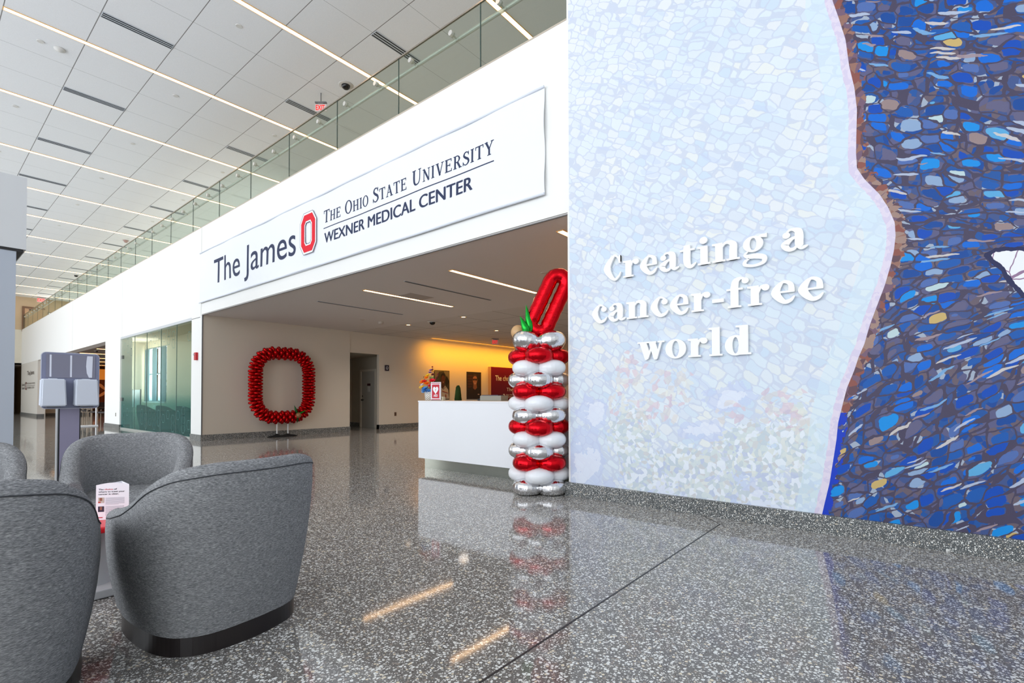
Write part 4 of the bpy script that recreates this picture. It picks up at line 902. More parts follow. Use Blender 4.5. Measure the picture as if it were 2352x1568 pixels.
# ---------------------------------------------------------------- club chairs
def cr1(P, n=8):
    out = []
    for i in range(len(P)-1):
        p0 = P[max(i-1, 0)]; p1 = P[i]; p2 = P[i+1]; p3 = P[min(i+2, len(P)-1)]
        for k in range(n):
            t = k/n; out.append(tuple(0.5*(2*b+(c-a)*t+(2*a-5*b+4*c-d_)*t*t+(3*b-a-3*c+d_)*t**3) for a, b, c, d_ in zip(p0, p1, p2, p3)))
    out.append(P[-1]); return out
def smooth(a, b, x): t = max(0, min(1, (x-a)/(b-a))); return t*t*(3-2*t)
def make_chair(label, loc, rz, first=None):
    if first: 
        return dup(first, loc, label, rz)
    t = thing('club_chair', label, 'armchair', loc, rz, 'grey barrel club chairs around the red table')
    # horseshoe, chair faces +x ; half outline from front tip of left arm to the middle of the back
    half = [(0.37, 0.335), (0.25, 0.365), (0.08, 0.385), (-0.10, 0.385), (-0.24, 0.345), (-0.335, 0.25), (-0.375, 0.12), (-0.385, 0.0)]
    path = half+[(x, -y) for x, y in half[-2::-1]]
    path = cr1(path, 5); N = len(path)
    def top(x, i):
        return float(np.interp(-x, [-0.37, -0.25, -0.1, 0.05, 0.17, 0.27, 0.36], [0.588, 0.608, 0.645, 0.705, 0.778, 0.828, 0.850]))
    zs = [0.085, 0.10, 0.2, 0.35, 0.5]
    TH = 0.105
    rows = []
    for i, (x, y) in enumerate(path):
        a = path[min(i+1, N-1)]; b = path[max(i-1, 0)]; tx, ty = a[0]-b[0], a[1]-b[1]; l = math.hypot(tx, ty); nx, ny = ty/l, -tx/l
        # outward normal
        if nx*x+ny*y < 0: nx, ny = -nx, -ny
        ht = top(x, i); r = []
        endf = min(i, N-1-i)/4.0; endf = min(1, endf); th = TH
        def P(off, z): return (x+nx*off, y+ny*off, z)
        lean = 0.035*smooth(0.1, -0.3, x)
        def out(z):  # outward bulge by height
            u = (z-0.085)/(ht-0.085); return -0.055*(1-u)**1.6+0.012*math.sin(PI*min(1, u))+lean*u
        for u in (0.0, 0.02, 0.12, 0.3, 0.5, 0.7, 0.85):
            z = 0.085+(ht-0.03-0.085)*u; r.append(P(out(z), z))
        zt = ht-0.03; o1 = out(zt)
        r.append(P(o1-0.003, zt)); r.append(P(o1-0.016, ht-0.010)); r.append(P(o1-0.036, ht)); r.append(P(o1-th/2, ht+0.004)); r.append(P(o1-th+0.03, ht-0.002)); r.append(P(o1-th+0.008, ht-0.016)); r.append(P(o1-th-0.002, ht-0.045))
        r.append(P(o1-th-0.012-0.02*lean/0.035, (ht+0.42)/2+0.02)); r.append(P(-th-0.01, 0.40)); r.append(P(-th-0.01, 0.30))
        rows.append(r)
    K = len(rows[0]); m = MB(); vs = [p for r in rows for p in r]
    # round the arm fronts: push end rows forward slightly, then cap with a bulged patch
    fs = [(i*K+k, (i+1)*K+k, (i+1)*K+k+1, i*K+k+1) for i in range(N-1) for k in range(K-1)]
    m.add(vs, fs, 0, True)
    for e, sgn in ((0, 1), (N-1, -1)):
        r = [Vector(p) for p in rows[e]]; c = sum(r, Vector())/K
        prev = r
        for (sh, fx) in ((0.92, 0.018), (0.72, 0.03), (0.3, 0.036)):
            nr = []
            for p in r:
                mid = Vector((c.x, c.y, p.z)); q = mid+(p-mid)*sh; q.z = c.z+(p.z-c.z)*(1-(1-sh)*0.12); q.x = p.x+fx; nr.append(q)
            m.add(prev+nr, [(k, k+1, K+k+1, K+k) for k in range(K-1)], 0, True); prev = nr
        m.add(prev, [tuple(range(K))], 0, True)
    shell = m.build('shell', WOOL, t, clean=True)
    # piping seam along the outer upper edge
    pp = []
    for i in range(N):
        p = Vector(rows[i][7]); q = Vector(rows[i][6]); pp.append(tuple(p*0.88+q*0.12+(p-Vector((0, 0, p.z))).normalized()*0.001))
    m = MB(); m.tube(pp, 0.0028, 6); m.build('piping', PIPE, shell)
    # seat cushion and front panel
    def seat(z0, z1, inset, fx, nm):
        pts = [(x, y) for x, y in path]
        poly = []
        for i, (x, y) in enumerate(pts):
            a = path[min(i+1, N-1)]; b = path[max(i-1, 0)]; tx, ty = a[0]-b[0], a[1]-b[1]; l = math.hypot(tx, ty); nx, ny = ty/l, -tx/l
            if nx*x+ny*y < 0: nx, ny = -nx, -ny
            poly.append((x-nx*inset, y-ny*inset))
        ya = poly[0][1]; xe = poly[0][0]
        front = [(xe+fx*math.sin(PI*k/8)**0.7*0.6+0.0, ya*math.cos(PI*k/8)) for k in range(1, 8)]
        poly = poly+[(p[0], p[1]) for p in front[::-1]]
        m = MB(); n = len(poly); lay = []
        for (z, s_) in ((z0, 0.97), (z0+0.015, 1.0), (z1-0.035, 1.0), (z1-0.012, 0.985), (z1, 0.94)):
            lay.append([(x*s_, y*s_, z) for x, y in poly])
        dome_ = [(x*0.5, y*0.5, z1+0.018) for x, y in poly]; lay.append(dome_)
        vs = [p for l_ in lay for p in l_]
        m.add(vs, [(a*n+i, a*n+(i+1) % n, (a+1)*n+(i+1) % n, (a+1)*n+i) for a in range(len(lay)-1) for i in range(n)], 0, True)
        m.add(dome_, [tuple(range(n))], 0, True); m.add(lay[0], [tuple(range(n))[::-1]], 0)
        m.build(nm, WOOL, t, clean=True)
    seat(0.30, 0.44, 0.10, 0.06, 'seat_cushion')
    seat(0.085, 0.30, 0.09, 0.0, 'front_panel')
    # dark recessed plinth
    m = MB(); pl = [(x*0.86, y*0.86) for x, y in path]
    pl = pl+[(0.33, -0.2), (0.335, 0), (0.33, 0.2)]
    m.prism(pl, 0.0, 0.088, plane='xy'); m.build('plinth', PLINTH, t)
    return t
chA = make_chair('grey barrel club chair in front, seen from behind, nearest the open floor', (-2.80, 1.03, 0), math.radians(189))
make_chair('grey barrel club chair cut off by the lower left corner', (-2.69, 0.128, 0), math.radians(160), chA).scale = (1, 1, 1.035)
make_chair('grey barrel club chair beyond the table, facing the camera', (-4.62, 1.09, 0), math.radians(-17), chA)
make_chair('grey barrel club chair at the left edge, behind the corner chair', (-4.62, 0.13, 0), math.radians(-2), chA)

# side table with brochure
t = thing('side_table', 'low side table with a red top between the club chairs', 'table', (-3.80, 0.72, 0))
m = MB(); m.bbox(0, 0, 0.405, 0.56, 0.56, 0.035, 0.012); m.build('tabletop', mat('red_laminate', (226, 22, 36), 0.3), t)
m = MB(); m.cyl((0, 0, 0.05), (0, 0, 0.388), 0.10, 0.10, 32); m.build('column', mat('light_grey_metal', (196, 198, 200), 0.4, 0.2), t)
m = MB(); m.bbox(0, 0, 0.028, 0.40, 0.40, 0.05, 0.008); m.build('base', MATS['light_grey_metal'], t)
t = thing('brochure_stand', 'white folded card reading The choice of where to treat your cancer is clear', 'brochure', (-3.70, 0.79, 0.4235), math.radians(52))
m = MB(); n = 8
tp = [(-0.085+0.17*i/n, 0.0, 0.205+0.012*math.sin(PI*i/n)*(1)) for i in range(n+1)]
m.add([(-0.085, 0, 0)]+[(0.085, 0, 0)]+tp[::-1], [tuple(range(n+3))])
m.add([(-0.085, 0, 0), (0.0, 0.10, 0), (0.0, 0.10, 0.21), (-0.085, 0, 0.205)], [(0, 1, 2, 3)]); m.add([(0.085, 0, 0), (0.0, 0.10, 0), (0.0, 0.10, 0.21), (0.085, 0, 0.205)], [(0, 1, 2, 3)])
m.build('card', mat('white_card', (244, 242, 248), 0.6), t)
m = MB(); bk = 0; y = -0.001
flat_text(m, 'The', -0.072, 0.175, 0.026, 0.0085, y, bold=0.03); flat_text(m, 'of', 0.006, 0.175, 0.016, 0.0085, y, bold=0.03)
flat_text(m, 'where to treat your', -0.072, 0.161, 0.135, 0.0085, y, bold=0.03); flat_text(m, 'cancer is clear.', -0.072, 0.147, 0.105, 0.0085, y, bold=0.03)
m.build('headline', mat('black_print', (26, 22, 34), 0.7), t)
m = MB(); flat_text(m, 'choice', -0.042, 0.175, 0.043, 0.0085, y, bold=0.03); m.box(-0.072, -0.050, y-0.0005, y, 0.012, 0.017); m.build('red_word', mat('red_print', (196, 20, 50), 0.7), t)
m = MB()
for k in range(9): m.box(-0.036, 0.062-(0.03 if k == 8 else 0), y-0.0003, y, 0.128-k*0.0048, 0.1295-k*0.0048)
for k in range(12): m.box(-0.036, 0.06, y-0.0003, y, 0.078-k*0.0048, 0.0795-k*0.0048)
m.build('body_text', mat('grey_print', (170, 164, 176), 0.7), t)
m = MB(); m.box(-0.073, -0.043, y-0.0004, y, 0.10, 0.132, 0); m.box(-0.066, -0.052, y-0.0006, y, 0.112, 0.130, 1); m.box(-0.073, -0.06, y-0.0007, y, 0.10, 0.108, 2)
m.box(-0.073, -0.043, y-0.0004, y, 0.048, 0.080, 3); m.box(-0.064, -0.052, y-0.0006, y, 0.058, 0.078, 1); m.build('photo', [mat('ph_a', (200, 188, 176), 0.7), mat('ph_b', (150, 96, 76), 0.7), mat('ph_c', (190, 70, 60), 0.7), mat('ph_d', (50, 42, 66), 0.7)], t)

# ---------------------------------------------------------------- hand sanitiser stand
t = thing('sanitizer_stand', 'blue-grey sanitiser stand with two pale dispensers behind the club chairs', 'sanitizer stand', (-6.62, 1.06, 0))
BG = mat('stand_blue_grey', (128, 132, 158), 0.45)
def rounded_board(y0, y1, z0, z1, r, x0, x1, mi=0, mb=None):
    P = []
    for (cy, cz, a0) in ((y1-r, z1-r, 0), (y0+r, z1-r, 90), (y0+r, z0+r, 180), (y1-r, z0+r, 270)):
        for k in range(7): a = math.radians(a0+15*k); P.append((cy+r*math.cos(a), cz+r*math.sin(a)))
    mb.prism(P, x0, x1, mi, 'yz')
m = MB(); rounded_board(-0.212, 0.228, 1.035, 1.588, 0.035, -0.012, 0.0, 0, m); m.build('board', BG, t)
m = MB(); rounded_board(-0.217, 0.233, 1.030, 1.593, 0.038, -0.02, -0.008, 0, m); m.build('board_edge', mat('board_edge', (206, 208, 216), 0.3, 0.3), t)
m = MB(); m.box(0.0, 0.006, -0.18, 0.195, 1.34, 1.572); m.build('poster_sleeve', mat('glossy_sleeve', (128, 128, 146), 0.08), t)
tp_ = mat('pale_tape', (222, 226, 240), 0.3)
m = MB(); m.box(0.0062, 0.008, -0.155, -0.141, 1.348, 1.566); m.build('tape_strip', tp_, t); m = MB(); m.box(0.0062, 0.008, -0.002, 0.012, 1.348, 1.566); m.build('tape_strip', tp_, t)
m = MB(); m.prism([(0.13, 1.566), (0.175, 1.566), (0.17, 1.345), (0.145, 1.345), (0.128, 1.39), (0.122, 1.46), (0.125, 1.52)], 0.0062, 0.008, 0, 'yz'); m.build('torn_paper', tp_, t)
m = MB(); m.box(-0.06, -0.012, -0.072, 0.078, 0.02, 1.30); m.build('pole', mat('pole_violet_grey', (140, 136, 160), 0.4), t)
m = MB(); m.box(-0.058, -0.014, -0.082, -0.072, 0.02, 1.04); m.box(-0.058, -0.014, 0.078, 0.088, 0.02, 1.04); m.build('pole_edge', BLACK, t)
m = MB(); m.bbox(-0.04, 0, 0.012, 0.36, 0.42, 0.024, 0.006); m.build('base', GREYM, t)
def dispenser(yc):
    o = MB()
    # body tapers towards the top
    z0, z1 = 1.058, 1.325; hw0, hw1 = 0.095, 0.090; d0, d1 = 0.125, 0.105
    P = [(0, yc-hw0, z0), (0, yc+hw0, z0), (d0, yc+hw0, z0), (d0, yc-hw0, z0), (0, yc-hw1, z1), (0, yc+hw1, z1), (d1, yc+hw1-0.004, z1), (d1, yc-hw1+0.004, z1)]
    bm = bmesh.new(); vv = [bm.verts.new(p) for p in P]
    for f in ((0, 1, 2, 3), (7, 6, 5, 4), (0, 4, 5, 1), (1, 5, 6, 2), (2, 6, 7, 3), (3, 7, 4, 0)): bm.faces.new([vv[i] for i in f])
    bmesh.ops.recalc_face_normals(bm, faces=bm.faces); bmesh.ops.bevel(bm, geom=list(bm.edges), offset=0.010, segments=3, affect='EDGES'); bm.verts.index_update()
    o.add([v.co.copy() for v in bm.verts], [[v.index for v in f.verts] for f in bm.faces]); bm.free()
    ob = o.build('dispenser', mat('dispenser_plastic', (206, 212, 224), 0.4), t)
    s_ = MB(); s_.box(0.02, 0.105, yc-0.05, yc+0.05, z0-0.012, z0+0.002); s_.build('nozzle_tray', mat('tray_grey', (90, 92, 96), 0.4), ob)
    s_ = MB(); s_.box(0.01, 0.06, yc-0.03, yc+0.03, z1-0.003, z1+0.006); s_.build('latch', MATS['dispenser_plastic'], ob)
dispenser(-0.135); dispenser(0.115)
# thin metal stand seen behind it
t = thing('display_easel', 'thin pale metal frame standing behind the sanitiser stand', 'stand', (-8.2, 1.32, 0))
m = MB(); m.box(-0.02, 0.02, -0.135, -0.105, 0.02, 1.02); m.build('post', mat('pale_frame_metal', (216, 216, 216), 0.3, 0.5), t)
m = MB(); m.cyl((0, 0.252, 0.02), (0, 0.252, 1.02), 0.009); m.build('post', MATS['pale_frame_metal'], t)
m = MB(); m.cyl((0, -0.12, 0.77), (0, 0.27, 0.77), 0.018); m.build('crossbar', MATS['pale_frame_metal'], t)
m = MB(); m.box(-0.15, 0.15, -0.14, 0.27, 0, 0.02); m.build('base', MATS['pale_frame_metal'], t)

# ---------------------------------------------------------------- reception desk
DX0, DX1, DY = -6.16, -3.14, 5.19
t = thing('reception_desk', 'long white reception desk with a steel toe kick behind the balloon column', 'desk', (DX0, DY, 0))
dw = DX1-DX0
def wrap_panel():
    m = MB(); nx, nz = 40, 16; vs = []
    for j in range(nz+1):
        for i in range(nx+1):
            x = dw*i/nx; z = 0.165+0.90*j/nz
            vs.append((x, -0.004*noise.noise(Vector((x*2.2, z*3, 0)))-0.012*math.exp(-((x-0.25*z*2-0.1)**2)/0.02)*0.25, z))
    m.add(vs, [(j*(nx+1)+i, j*(nx+1)+i+1, (j+1)*(nx+1)+i+1, (j+1)*(nx+1)+i) for j in range(nz) for i in range(nx)], 0, True)
    m.box(0, dw, 0.012, 0.05, 0.165, 1.05); m.box(0, 0.05, 0.05, 0.80, 0.165, 1.05)
    return m
wrap_panel().build('front_panel', mat('white_wrap_vinyl', (238, 240, 244), 0.45), t)
m = MB(); m.box(-0.005, dw, -0.006, 0.55, 1.052, 1.075); m.build('worktop', mat('beige_stone_top', (190, 170, 150), 0.3), t)
m = MB(); m.box(-0.004, dw, -0.008, 0.0, 1.050, 1.066); m.build('worktop_edge', mat('white_edge', (244, 244, 248), 0.4), t)
m = MB(); m.box(0.05, dw, 0.09, 0.75, 0, 0.17); m.build('toe_kick', mat('toe_kick_steel', (168, 170, 158), 0.16, 0.85), t)
m = MB(); m.box(0.05, dw, 0.55, 0.85, 0.165, 0.74); m.box(0.02, dw, 0.50, 1.2, 0.70, 0.74); m.build('inner_counter', mat('inner_counter', (170, 150, 130), 0.4), t)

# flower arrangement
fa = thing('flower_arrangement', 'bright mixed flowers in a lattice-patterned pot at the desk corner', 'flowers', (-6.045, DY+0.16, 1.075))
def lattice():
    m = mat('lattice_pot', (230, 228, 220), 0.5); nb = NB(m); o = nb.obj(); s = nb.sep(o)
    a = nb.math('MULTIPLY', nb.math('ARCTAN2', s[1], s[0]), 0.075)
    def tri(v, per):
        q = nb.math('FRACT', nb.math('DIVIDE', v, per)); return nb.math('ABSOLUTE', nb.math('SUBTRACT', q, 0.5))
    p1 = tri(nb.math('ADD', a, s[2]), 0.033); p2 = tri(nb.math('SUBTRACT', a, s[2]), 0.033)
    k = nb.math('MULTIPLY', nb.math('LESS_THAN', p1, 0.36), nb.math('LESS_THAN', p2, 0.36))
    nb.base(nb.mix(k, rgb(236, 234, 228), rgb(168, 160, 148))); return m
m = MB(); m.lathe([(0, 0), (0.088, 0), (0.094, 0.003), (0.104, 0.135), (0.098, 0.135), (0.095, 0.11), (0, 0.11)], n=32); m.build('pot', lattice(), fa)
def blossom(c, r, col, seed, nm='blossom', layers=3):
    rg = random.Random(seed); m = MB(); c = Vector(c)
    for l in range(layers):
        n = 6+l; rr = r*(1-0.28*l)
        for i in range(n):
            a = 2*PI*i/n+rg.random()*0.5; up = 0.25+0.35*l+rg.uniform(-.1, .1)
            d_ = Vector((math.cos(a)*math.cos(up), math.sin(a)*math.cos(up), math.sin(up))); sd = Vector((-math.sin(a), math.cos(a), 0))
            p1 = c+d_*rr*0.5; p2 = c+d_*rr+Vector((0, 0, 0.1*r))
            wd = rr*0.42
            m.add([c, p1-sd*wd, p2-sd*wd*0.5, p2+sd*wd*0.5, p1+sd*wd], [(0, 1, 2, 3, 4)], 0, False)
    m.sphere(c, r*0.28, nu=8, nv=5)
    R = Matrix.Rotation(rg.uniform(0.3, 0.9), 4, Vector((rg.uniform(0.4, 1), rg.uniform(0.0, 0.6), 0)).normalized())
    m.v = [tuple(c+(R @ (Vector(v)-c))) for v in m.v]
    m.build(nm, mat('petal_%d_%d_%d' % col, col, 0.7), fa)
FL = [(-.12, -.05, .245, .035, (250, 130, 10)), (-.06, -.07, .25, .032, (235, 24, 30)), (-.02, -.06, .22, .04, (255, 128, 0)), (-.05, -.04, .30, .03, (255, 140, 10)), (-.035, -.03, .33, .028, (250, 205, 20)),
      (-.10, -.08, .165, .042, (250, 215, 90)), (-.09, -.09, .205, .02, (230, 220, 240)), (-.03, -.09, .145, .045, (70, 140, 210)), (-.065, -.08, .115, .03, (130, 180, 228)), (0.01, -.07, .12, .035, (90, 150, 214)),
      (.07, -.05, .255, .040, (236, 20, 50)), (.10, -.06, .205, .036, (210, 14, 60)), (.05, -.07, .19, .03, (226, 20, 60)), (.09, -.07, .145, .03, (206, 10, 60)), (.0, -.01, .40, .022, (140, 110, 200)), (-.02, 0, .37, .022, (120, 90, 190)),
      (.05, .0, .385, .016, (250, 190, 10)), (.025, 0, .40, .02, (110, 30, 40)), (-.03, .02, .40, .018, (150, 60, 40)), (.03, -.02, .29, .03, (150, 160, 90)), (.04, 0, .34, .025, (120, 40, 44))]
for i, (x, y, z, r, c) in enumerate(FL): blossom((x*1.25, y, z*1.2), r*1.35, c, i)
m = MB(); rg = random.Random(5)
for i in range(30):
    a = rg.uniform(0, 2*PI); sp_ = rg.uniform(0.02, 0.19); h = rg.uniform(0.2, 0.42)
    e = Vector((math.cos(a)*sp_, math.sin(a)*sp_*0.6, h)); m.tube([(0, 0, 0.09), e*0.6+Vector((0, 0, 0.03)), e], 0.0012, 4)
    for k in range(4):
        p = e*(0.7+0.1*k); u = Vector((rg.gauss(0, 1), rg.gauss(0, 1), rg.gauss(0, 1))).normalized()*0.012; v = u.orthogonal().normalized()*0.006; m.add([p-u, p+v, p+u, p-v], [(0, 1, 2, 3)])
m.build('stems_and_leaves', mat('stem_green', (72, 84, 40), 0.8), fa)
m = MB()
for (x0, z0, x1, z1) in ((.02, .38, .045, .53), (.09, .26, .17, .42), (.09, .28, .13, .36)):
    m.tube([(x0, 0, z0), ((x0+x1)/2, 0, (z0+z1)/2+.01), (x1, 0, z1)], 0.0015, 4)
    for k in range(7):
        q = k/6; p = Vector((x0+(x1-x0)*q, rg.uniform(-.01, .01), z0+(z1-z0)*q+rg.uniform(-.005, .005))); m.sphere(p, 0.008+0.006*(k == 6), nu=6, nv=4)
m.build('berry_sprig', mat('berry_red', (120, 26, 24), 0.6), fa)

# AED sign
t = thing('aed_sign', 'red and white AED sign with a heart symbol standing on the desk', 'sign', (-5.815, DY+0.06, 1.075))
m = MB(); m.box(-0.113, 0.113, -0.006, 0.006, 0, 0.285); m.box(-0.113, 0.113, -0.006, 0.10, 0, 0.006); m.build('holder', mat('white_holder', (232, 228, 236), 0.3), t)
m = MB(); m.box(-0.10, 0.10, -0.0075, -0.006, 0.262, 0.272); m.box(-0.10, 0.10, -0.0075, -0.006, 0.010, 0.020); m.box(-0.085, 0.085, -0.0075, -0.006, 0.034, 0.248); m.build('red_field', mat('aed_red', (200, 26, 50), 0.5), t)
m = MB(); hp = []
for i in range(40):
    a = 2*PI*i/40; hp.append((0.062*math.sin(a)**3, 0.162+0.0042*(13*math.cos(a)-5*math.cos(2*a)-2*math.cos(3*a)-math.cos(4*a))))
m.prism(hp, -0.009, -0.0076); m.build('heart', WHITEP, t)
m = MB(); m.prism([(0.007, 0.186), (-0.010, 0.163), (0.0, 0.163), (-0.007, 0.138), (0.012, 0.169), (0.002, 0.169), (0.012, 0.186)], -0.0105, -0.0092); m.build('lightning_bolt', MATS['aed_red'], t)
m = MB(); flat_text(m, 'AED', -0.048, 0.058, 0.096, 0.034, -0.009, bold=0.05); m.build('lettering', WHITEP, t)
t = thing('card_box', 'small cream card box beside the AED sign', 'box', (-5.70, DY+0.10, 1.075))
m = MB(); m.bbox(0, 0, 0.029, 0.055, 0.05, 0.058, 0.003); m.build('body', mat('cream_box', (214, 206, 180), 0.6), t)
m = MB(); m.box(-0.012, 0.012, -0.0265, -0.025, 0.012, 0.046); m.build('printed_panel', mat('olive_print', (150, 140, 104), 0.6), t)
# topiary
t = thing('topiary', 'small dark green cone topiary on the desk between the portraits', 'plant', (-5.57, DY+0.30, 1.075))
m = MB(); m.lathe([(0, 0), (0.055, 0), (0.048, 0.1), (0.036, 0.19), (0.02, 0.225), (0, 0.232)], n=16)
rg = random.Random(11)
for i in range(700):
    z = rg.random()**1.1*0.23; r = 0.056-0.026*(z/0.23) if z < 0.2 else 0.03*math.sqrt(max(0, (0.238-z)/0.038)); a = rg.uniform(0, 2*PI)
    p = Vector((r*math.cos(a), r*math.sin(a), z+0.003)); u = Vector((rg.gauss(0, 1), rg.gauss(0, 1), rg.gauss(0, 1))).normalized()*0.007; v = u.orthogonal().normalized()*0.004; m.add([p-u, p+v, p+u, p-v], [(0, 1, 2, 3)])
m.build('foliage', mat('topiary_green', (44, 60, 28), 0.9, spec=0.1), t)
m = MB(); m.cyl((0, 0, 0), (0, 0, 0.012), 0.05, 0.05); m.build('pot', BLACK, t)
# low grey office machine
t = thing('office_machine', 'low grey office machine on the desk in front of the maroon panel', 'office machine', (-4.70, DY+0.16, 1.075))
m = MB(); m.bbox(0, 0, 0.036, 0.40, 0.16, 0.072, 0.006); m.build('body', mat('warm_grey_plastic', (150, 146, 134), 0.5), t)
m = MB(); m.box(-0.19, 0.12, -0.05, 0.07, 0.072, 0.082); m.build('lid', mat('navy_lid', (64, 62, 84), 0.4), t)
t = thing('black_phone', 'small black desk item left of the grey office machine', 'office item', (-4.945, DY+0.14, 1.075))  # black phone beside the office machine
m = MB(); m.bbox(0, 0, 0.014, 0.07, 0.06, 0.028, 0.005); m.bbox(0.012, 0, 0.03, 0.03, 0.04, 0.016, 0.005); m.build('body', BLACK, t)
t = thing('monitor', 'dark computer monitor behind the right end of the desk', 'monitor', (-3.5, 5.95, 0.74))
m = MB(); m.bbox(0.12, 0, 0.42, 0.56, 0.03, 0.34, 0.006); m.build('screen_back', mat('monitor_back', (84, 88, 98), 0.5), t)
m = MB(); m.box(0.09, 0.15, 0.015, 0.04, 0, 0.35); m.box(-0.02, 0.26, -0.08, 0.10, 0, 0.012); m.build('stand', BLACK, t)

# portraits and maroon panel on the lobby wall  (wall plane x = -14.37, facing +x)
WX = -14.37
def on_wall(mb, poly, d): mb.prism(poly, d, d+0.0015, 0, 'yz')
def ell(cy, cz, ry, rz, n=28, a0=0, a1=360): return [(cy+ry*math.cos(math.radians(a0+(a1-a0)*i/n)), cz+rz*math.sin(math.radians(a0+(a1-a0)*i/n))) for i in range(n+1 if a1-a0 < 360 else n)]
def portrait(label, y0, y1, z0, z1, shapes, bgc):
    t = thing('portrait_photo', label, 'portrait', (WX, (y0+y1)/2, z0), group=None); w_ = y1-y0; h_ = z1-z0
    m = MB(); m.box(0.0, 0.03, -w_/2, w_/2, 0, h_); m.build('canvas', mat('canvas_%d_%d' % bgc[:2], bgc, 0.6), t)
    for k, (nm, col, polys) in enumerate(shapes):
        m = MB()
        for P in polys: m.prism([(a*w_, b*h_) for a, b in P], 0.0302+0.0015*k, 0.0314+0.0015*k, 0, 'yz')
        m.build(nm, mat('print_%d_%d_%d' % col, col, 0.6), t)
portrait('portrait photo of a person in a white baseball jersey on the yellow-lit wall', 12.86, 13.66, 1.0, 2.13, [
    ('print_backdrop', (116, 108, 92), [[(-.47, .55), (-.2, .95), (0.1, .98), (.48, .6), (.48, .98), (-.47, .98)]]),
    ('print_diamond', (30, 28, 22), [[(.16, .62), (.31, .45), (.49, .62), (.32, .82)]]),
    ('print_jersey', (176, 168, 160), [[(-.1, 0.02), (-.08, .36), (.02, .46), (.22, .47), (.40, .34), (.48, .02)]]),
    ('print_neck', (70, 40, 30), [[(-.02, .42), (-.02, .56), (.14, .56), (.16, .44), (.06, .38)]]),
    ('print_head', (84, 46, 34), [ell(0.07, 0.69, 0.135, 0.175)]),
    ('print_hair', (24, 18, 16), [[(-.07, .72), (-.06, .86), (.05, .92), (.16, .88), (.20, .74), (.16, .80), (.04, .84), (-.04, .78)]]),
    ('print_smile', (190, 170, 160), [[(.03, .605), (.11, .605), (.10, .59), (.04, .59)]]),
    ('print_collar', (40, 26, 30), [[(-.03, .40), (.08, .345), (.24, .43), (.24, .445), (.08, .365), (-.03, .42)]]),
    ('print_emblem', (136, 40, 36), [[(.0, .30), (.38, .23), (.38, .21), (.0, .27)], [(.22, .20), (.27, .12), (.25, .05), (.19, .10)]])], (60, 56, 46))
portrait('portrait photo of a person with glasses and a dark shirt on the yellow-lit wall', 14.65, 15.50, 1.0, 2.13, [
    ('print_brick', (72, 40, 32), [[(-.46, .02+.1*i), (-.12, .02+.1*i), (-.12, .085+.1*i), (-.46, .085+.1*i)] for i in range(9)]),
    ('print_shirt', (40, 32, 34), [[(-.47, .02), (-.46, .34), (-.2, .46), (0.05, .50), (.25, .46), (.47, .36), (.47, .02)]]),
    ('print_neck', (130, 84, 66), [[(-.08, .40), (-.06, .56), (.16, .56), (.2, .42), (.06, .34)]]),
    ('print_head', (158, 106, 84), [ell(0.05, 0.70, 0.155, 0.185)]),
    ('print_hair', (70, 48, 38), [[(-.12, .74), (-.1, .88), (.05, .93), (.18, .89), (.22, .74), (.18, .82), (.05, .86), (-.06, .82)]]),
    ('print_glasses', (40, 26, 24), [[(-.10, .75), (.20, .755), (.20, .735), (-.10, .73)], ell(-.03, .715, .06, .035), ell(.12, .715, .06, .035)]),
    ('print_smile', (206, 180, 166), [[(.0, .60), (.10, .60), (.09, .58), (.01, .58)]]),
    ('print_emblem', (190, 170, 170), [[(.24, .19), (.36, .19), (.36, .16), (.24, .16)]])], (40, 30, 26))
t = thing('wall_panel', 'maroon panel with white text The choice behind the balloon column', 'sign', (WX, 15.98, 1.0))
m = MB(); m.box(0, 0.16, 0.0, 3.2, -0.1, 1.39); m.build('box', mat('wood_edge', (206, 160, 104), 0.5), t)
m = MB(); m.box(0.160, 0.165, 0.01, 3.2, -0.1, 1.385); m.build('maroon_face', mat('maroon_face', (112, 6, 34), 0.35), t)
m = MB()
flat_text(m, 'The', 0.28, 0.80, 0.42, 0.22, 0.167, 'y', bold=0.02); flat_text(m, 'choice of', 0.80, 0.80, 1.1, 0.22, 0.167, 'y', bold=0.0); flat_text(m, 'The James', 1.05, 0.34, 1.2, 0.15, 0.167, 'y')
octo_ring2 = octo(0, 0, .14, .2, .05); inn = octo(0, 0, .06, .11, .02)
for i in range(8):
    j = (i+1) % 8; m.add([(0.167, 0.86+octo_ring2[i][0], 0.12+octo_ring2[i][1]), (0.167, 0.86+octo_ring2[j][0], 0.12+octo_ring2[j][1]), (0.167, 0.86+inn[j][0], 0.12+inn[j][1]), (0.167, 0.86+inn[i][0], 0.12+inn[i][1])], [(0, 1, 2, 3)])
flat_text(m, 'The Ohio State', 1.0, 0.15, 0.9, 0.05, 0.167, 'y'); flat_text(m, 'COMPREHENSIVE', 1.0, 0.05, 0.9, 0.05, 0.167, 'y')
m.build('white_text', WHITEP, t)

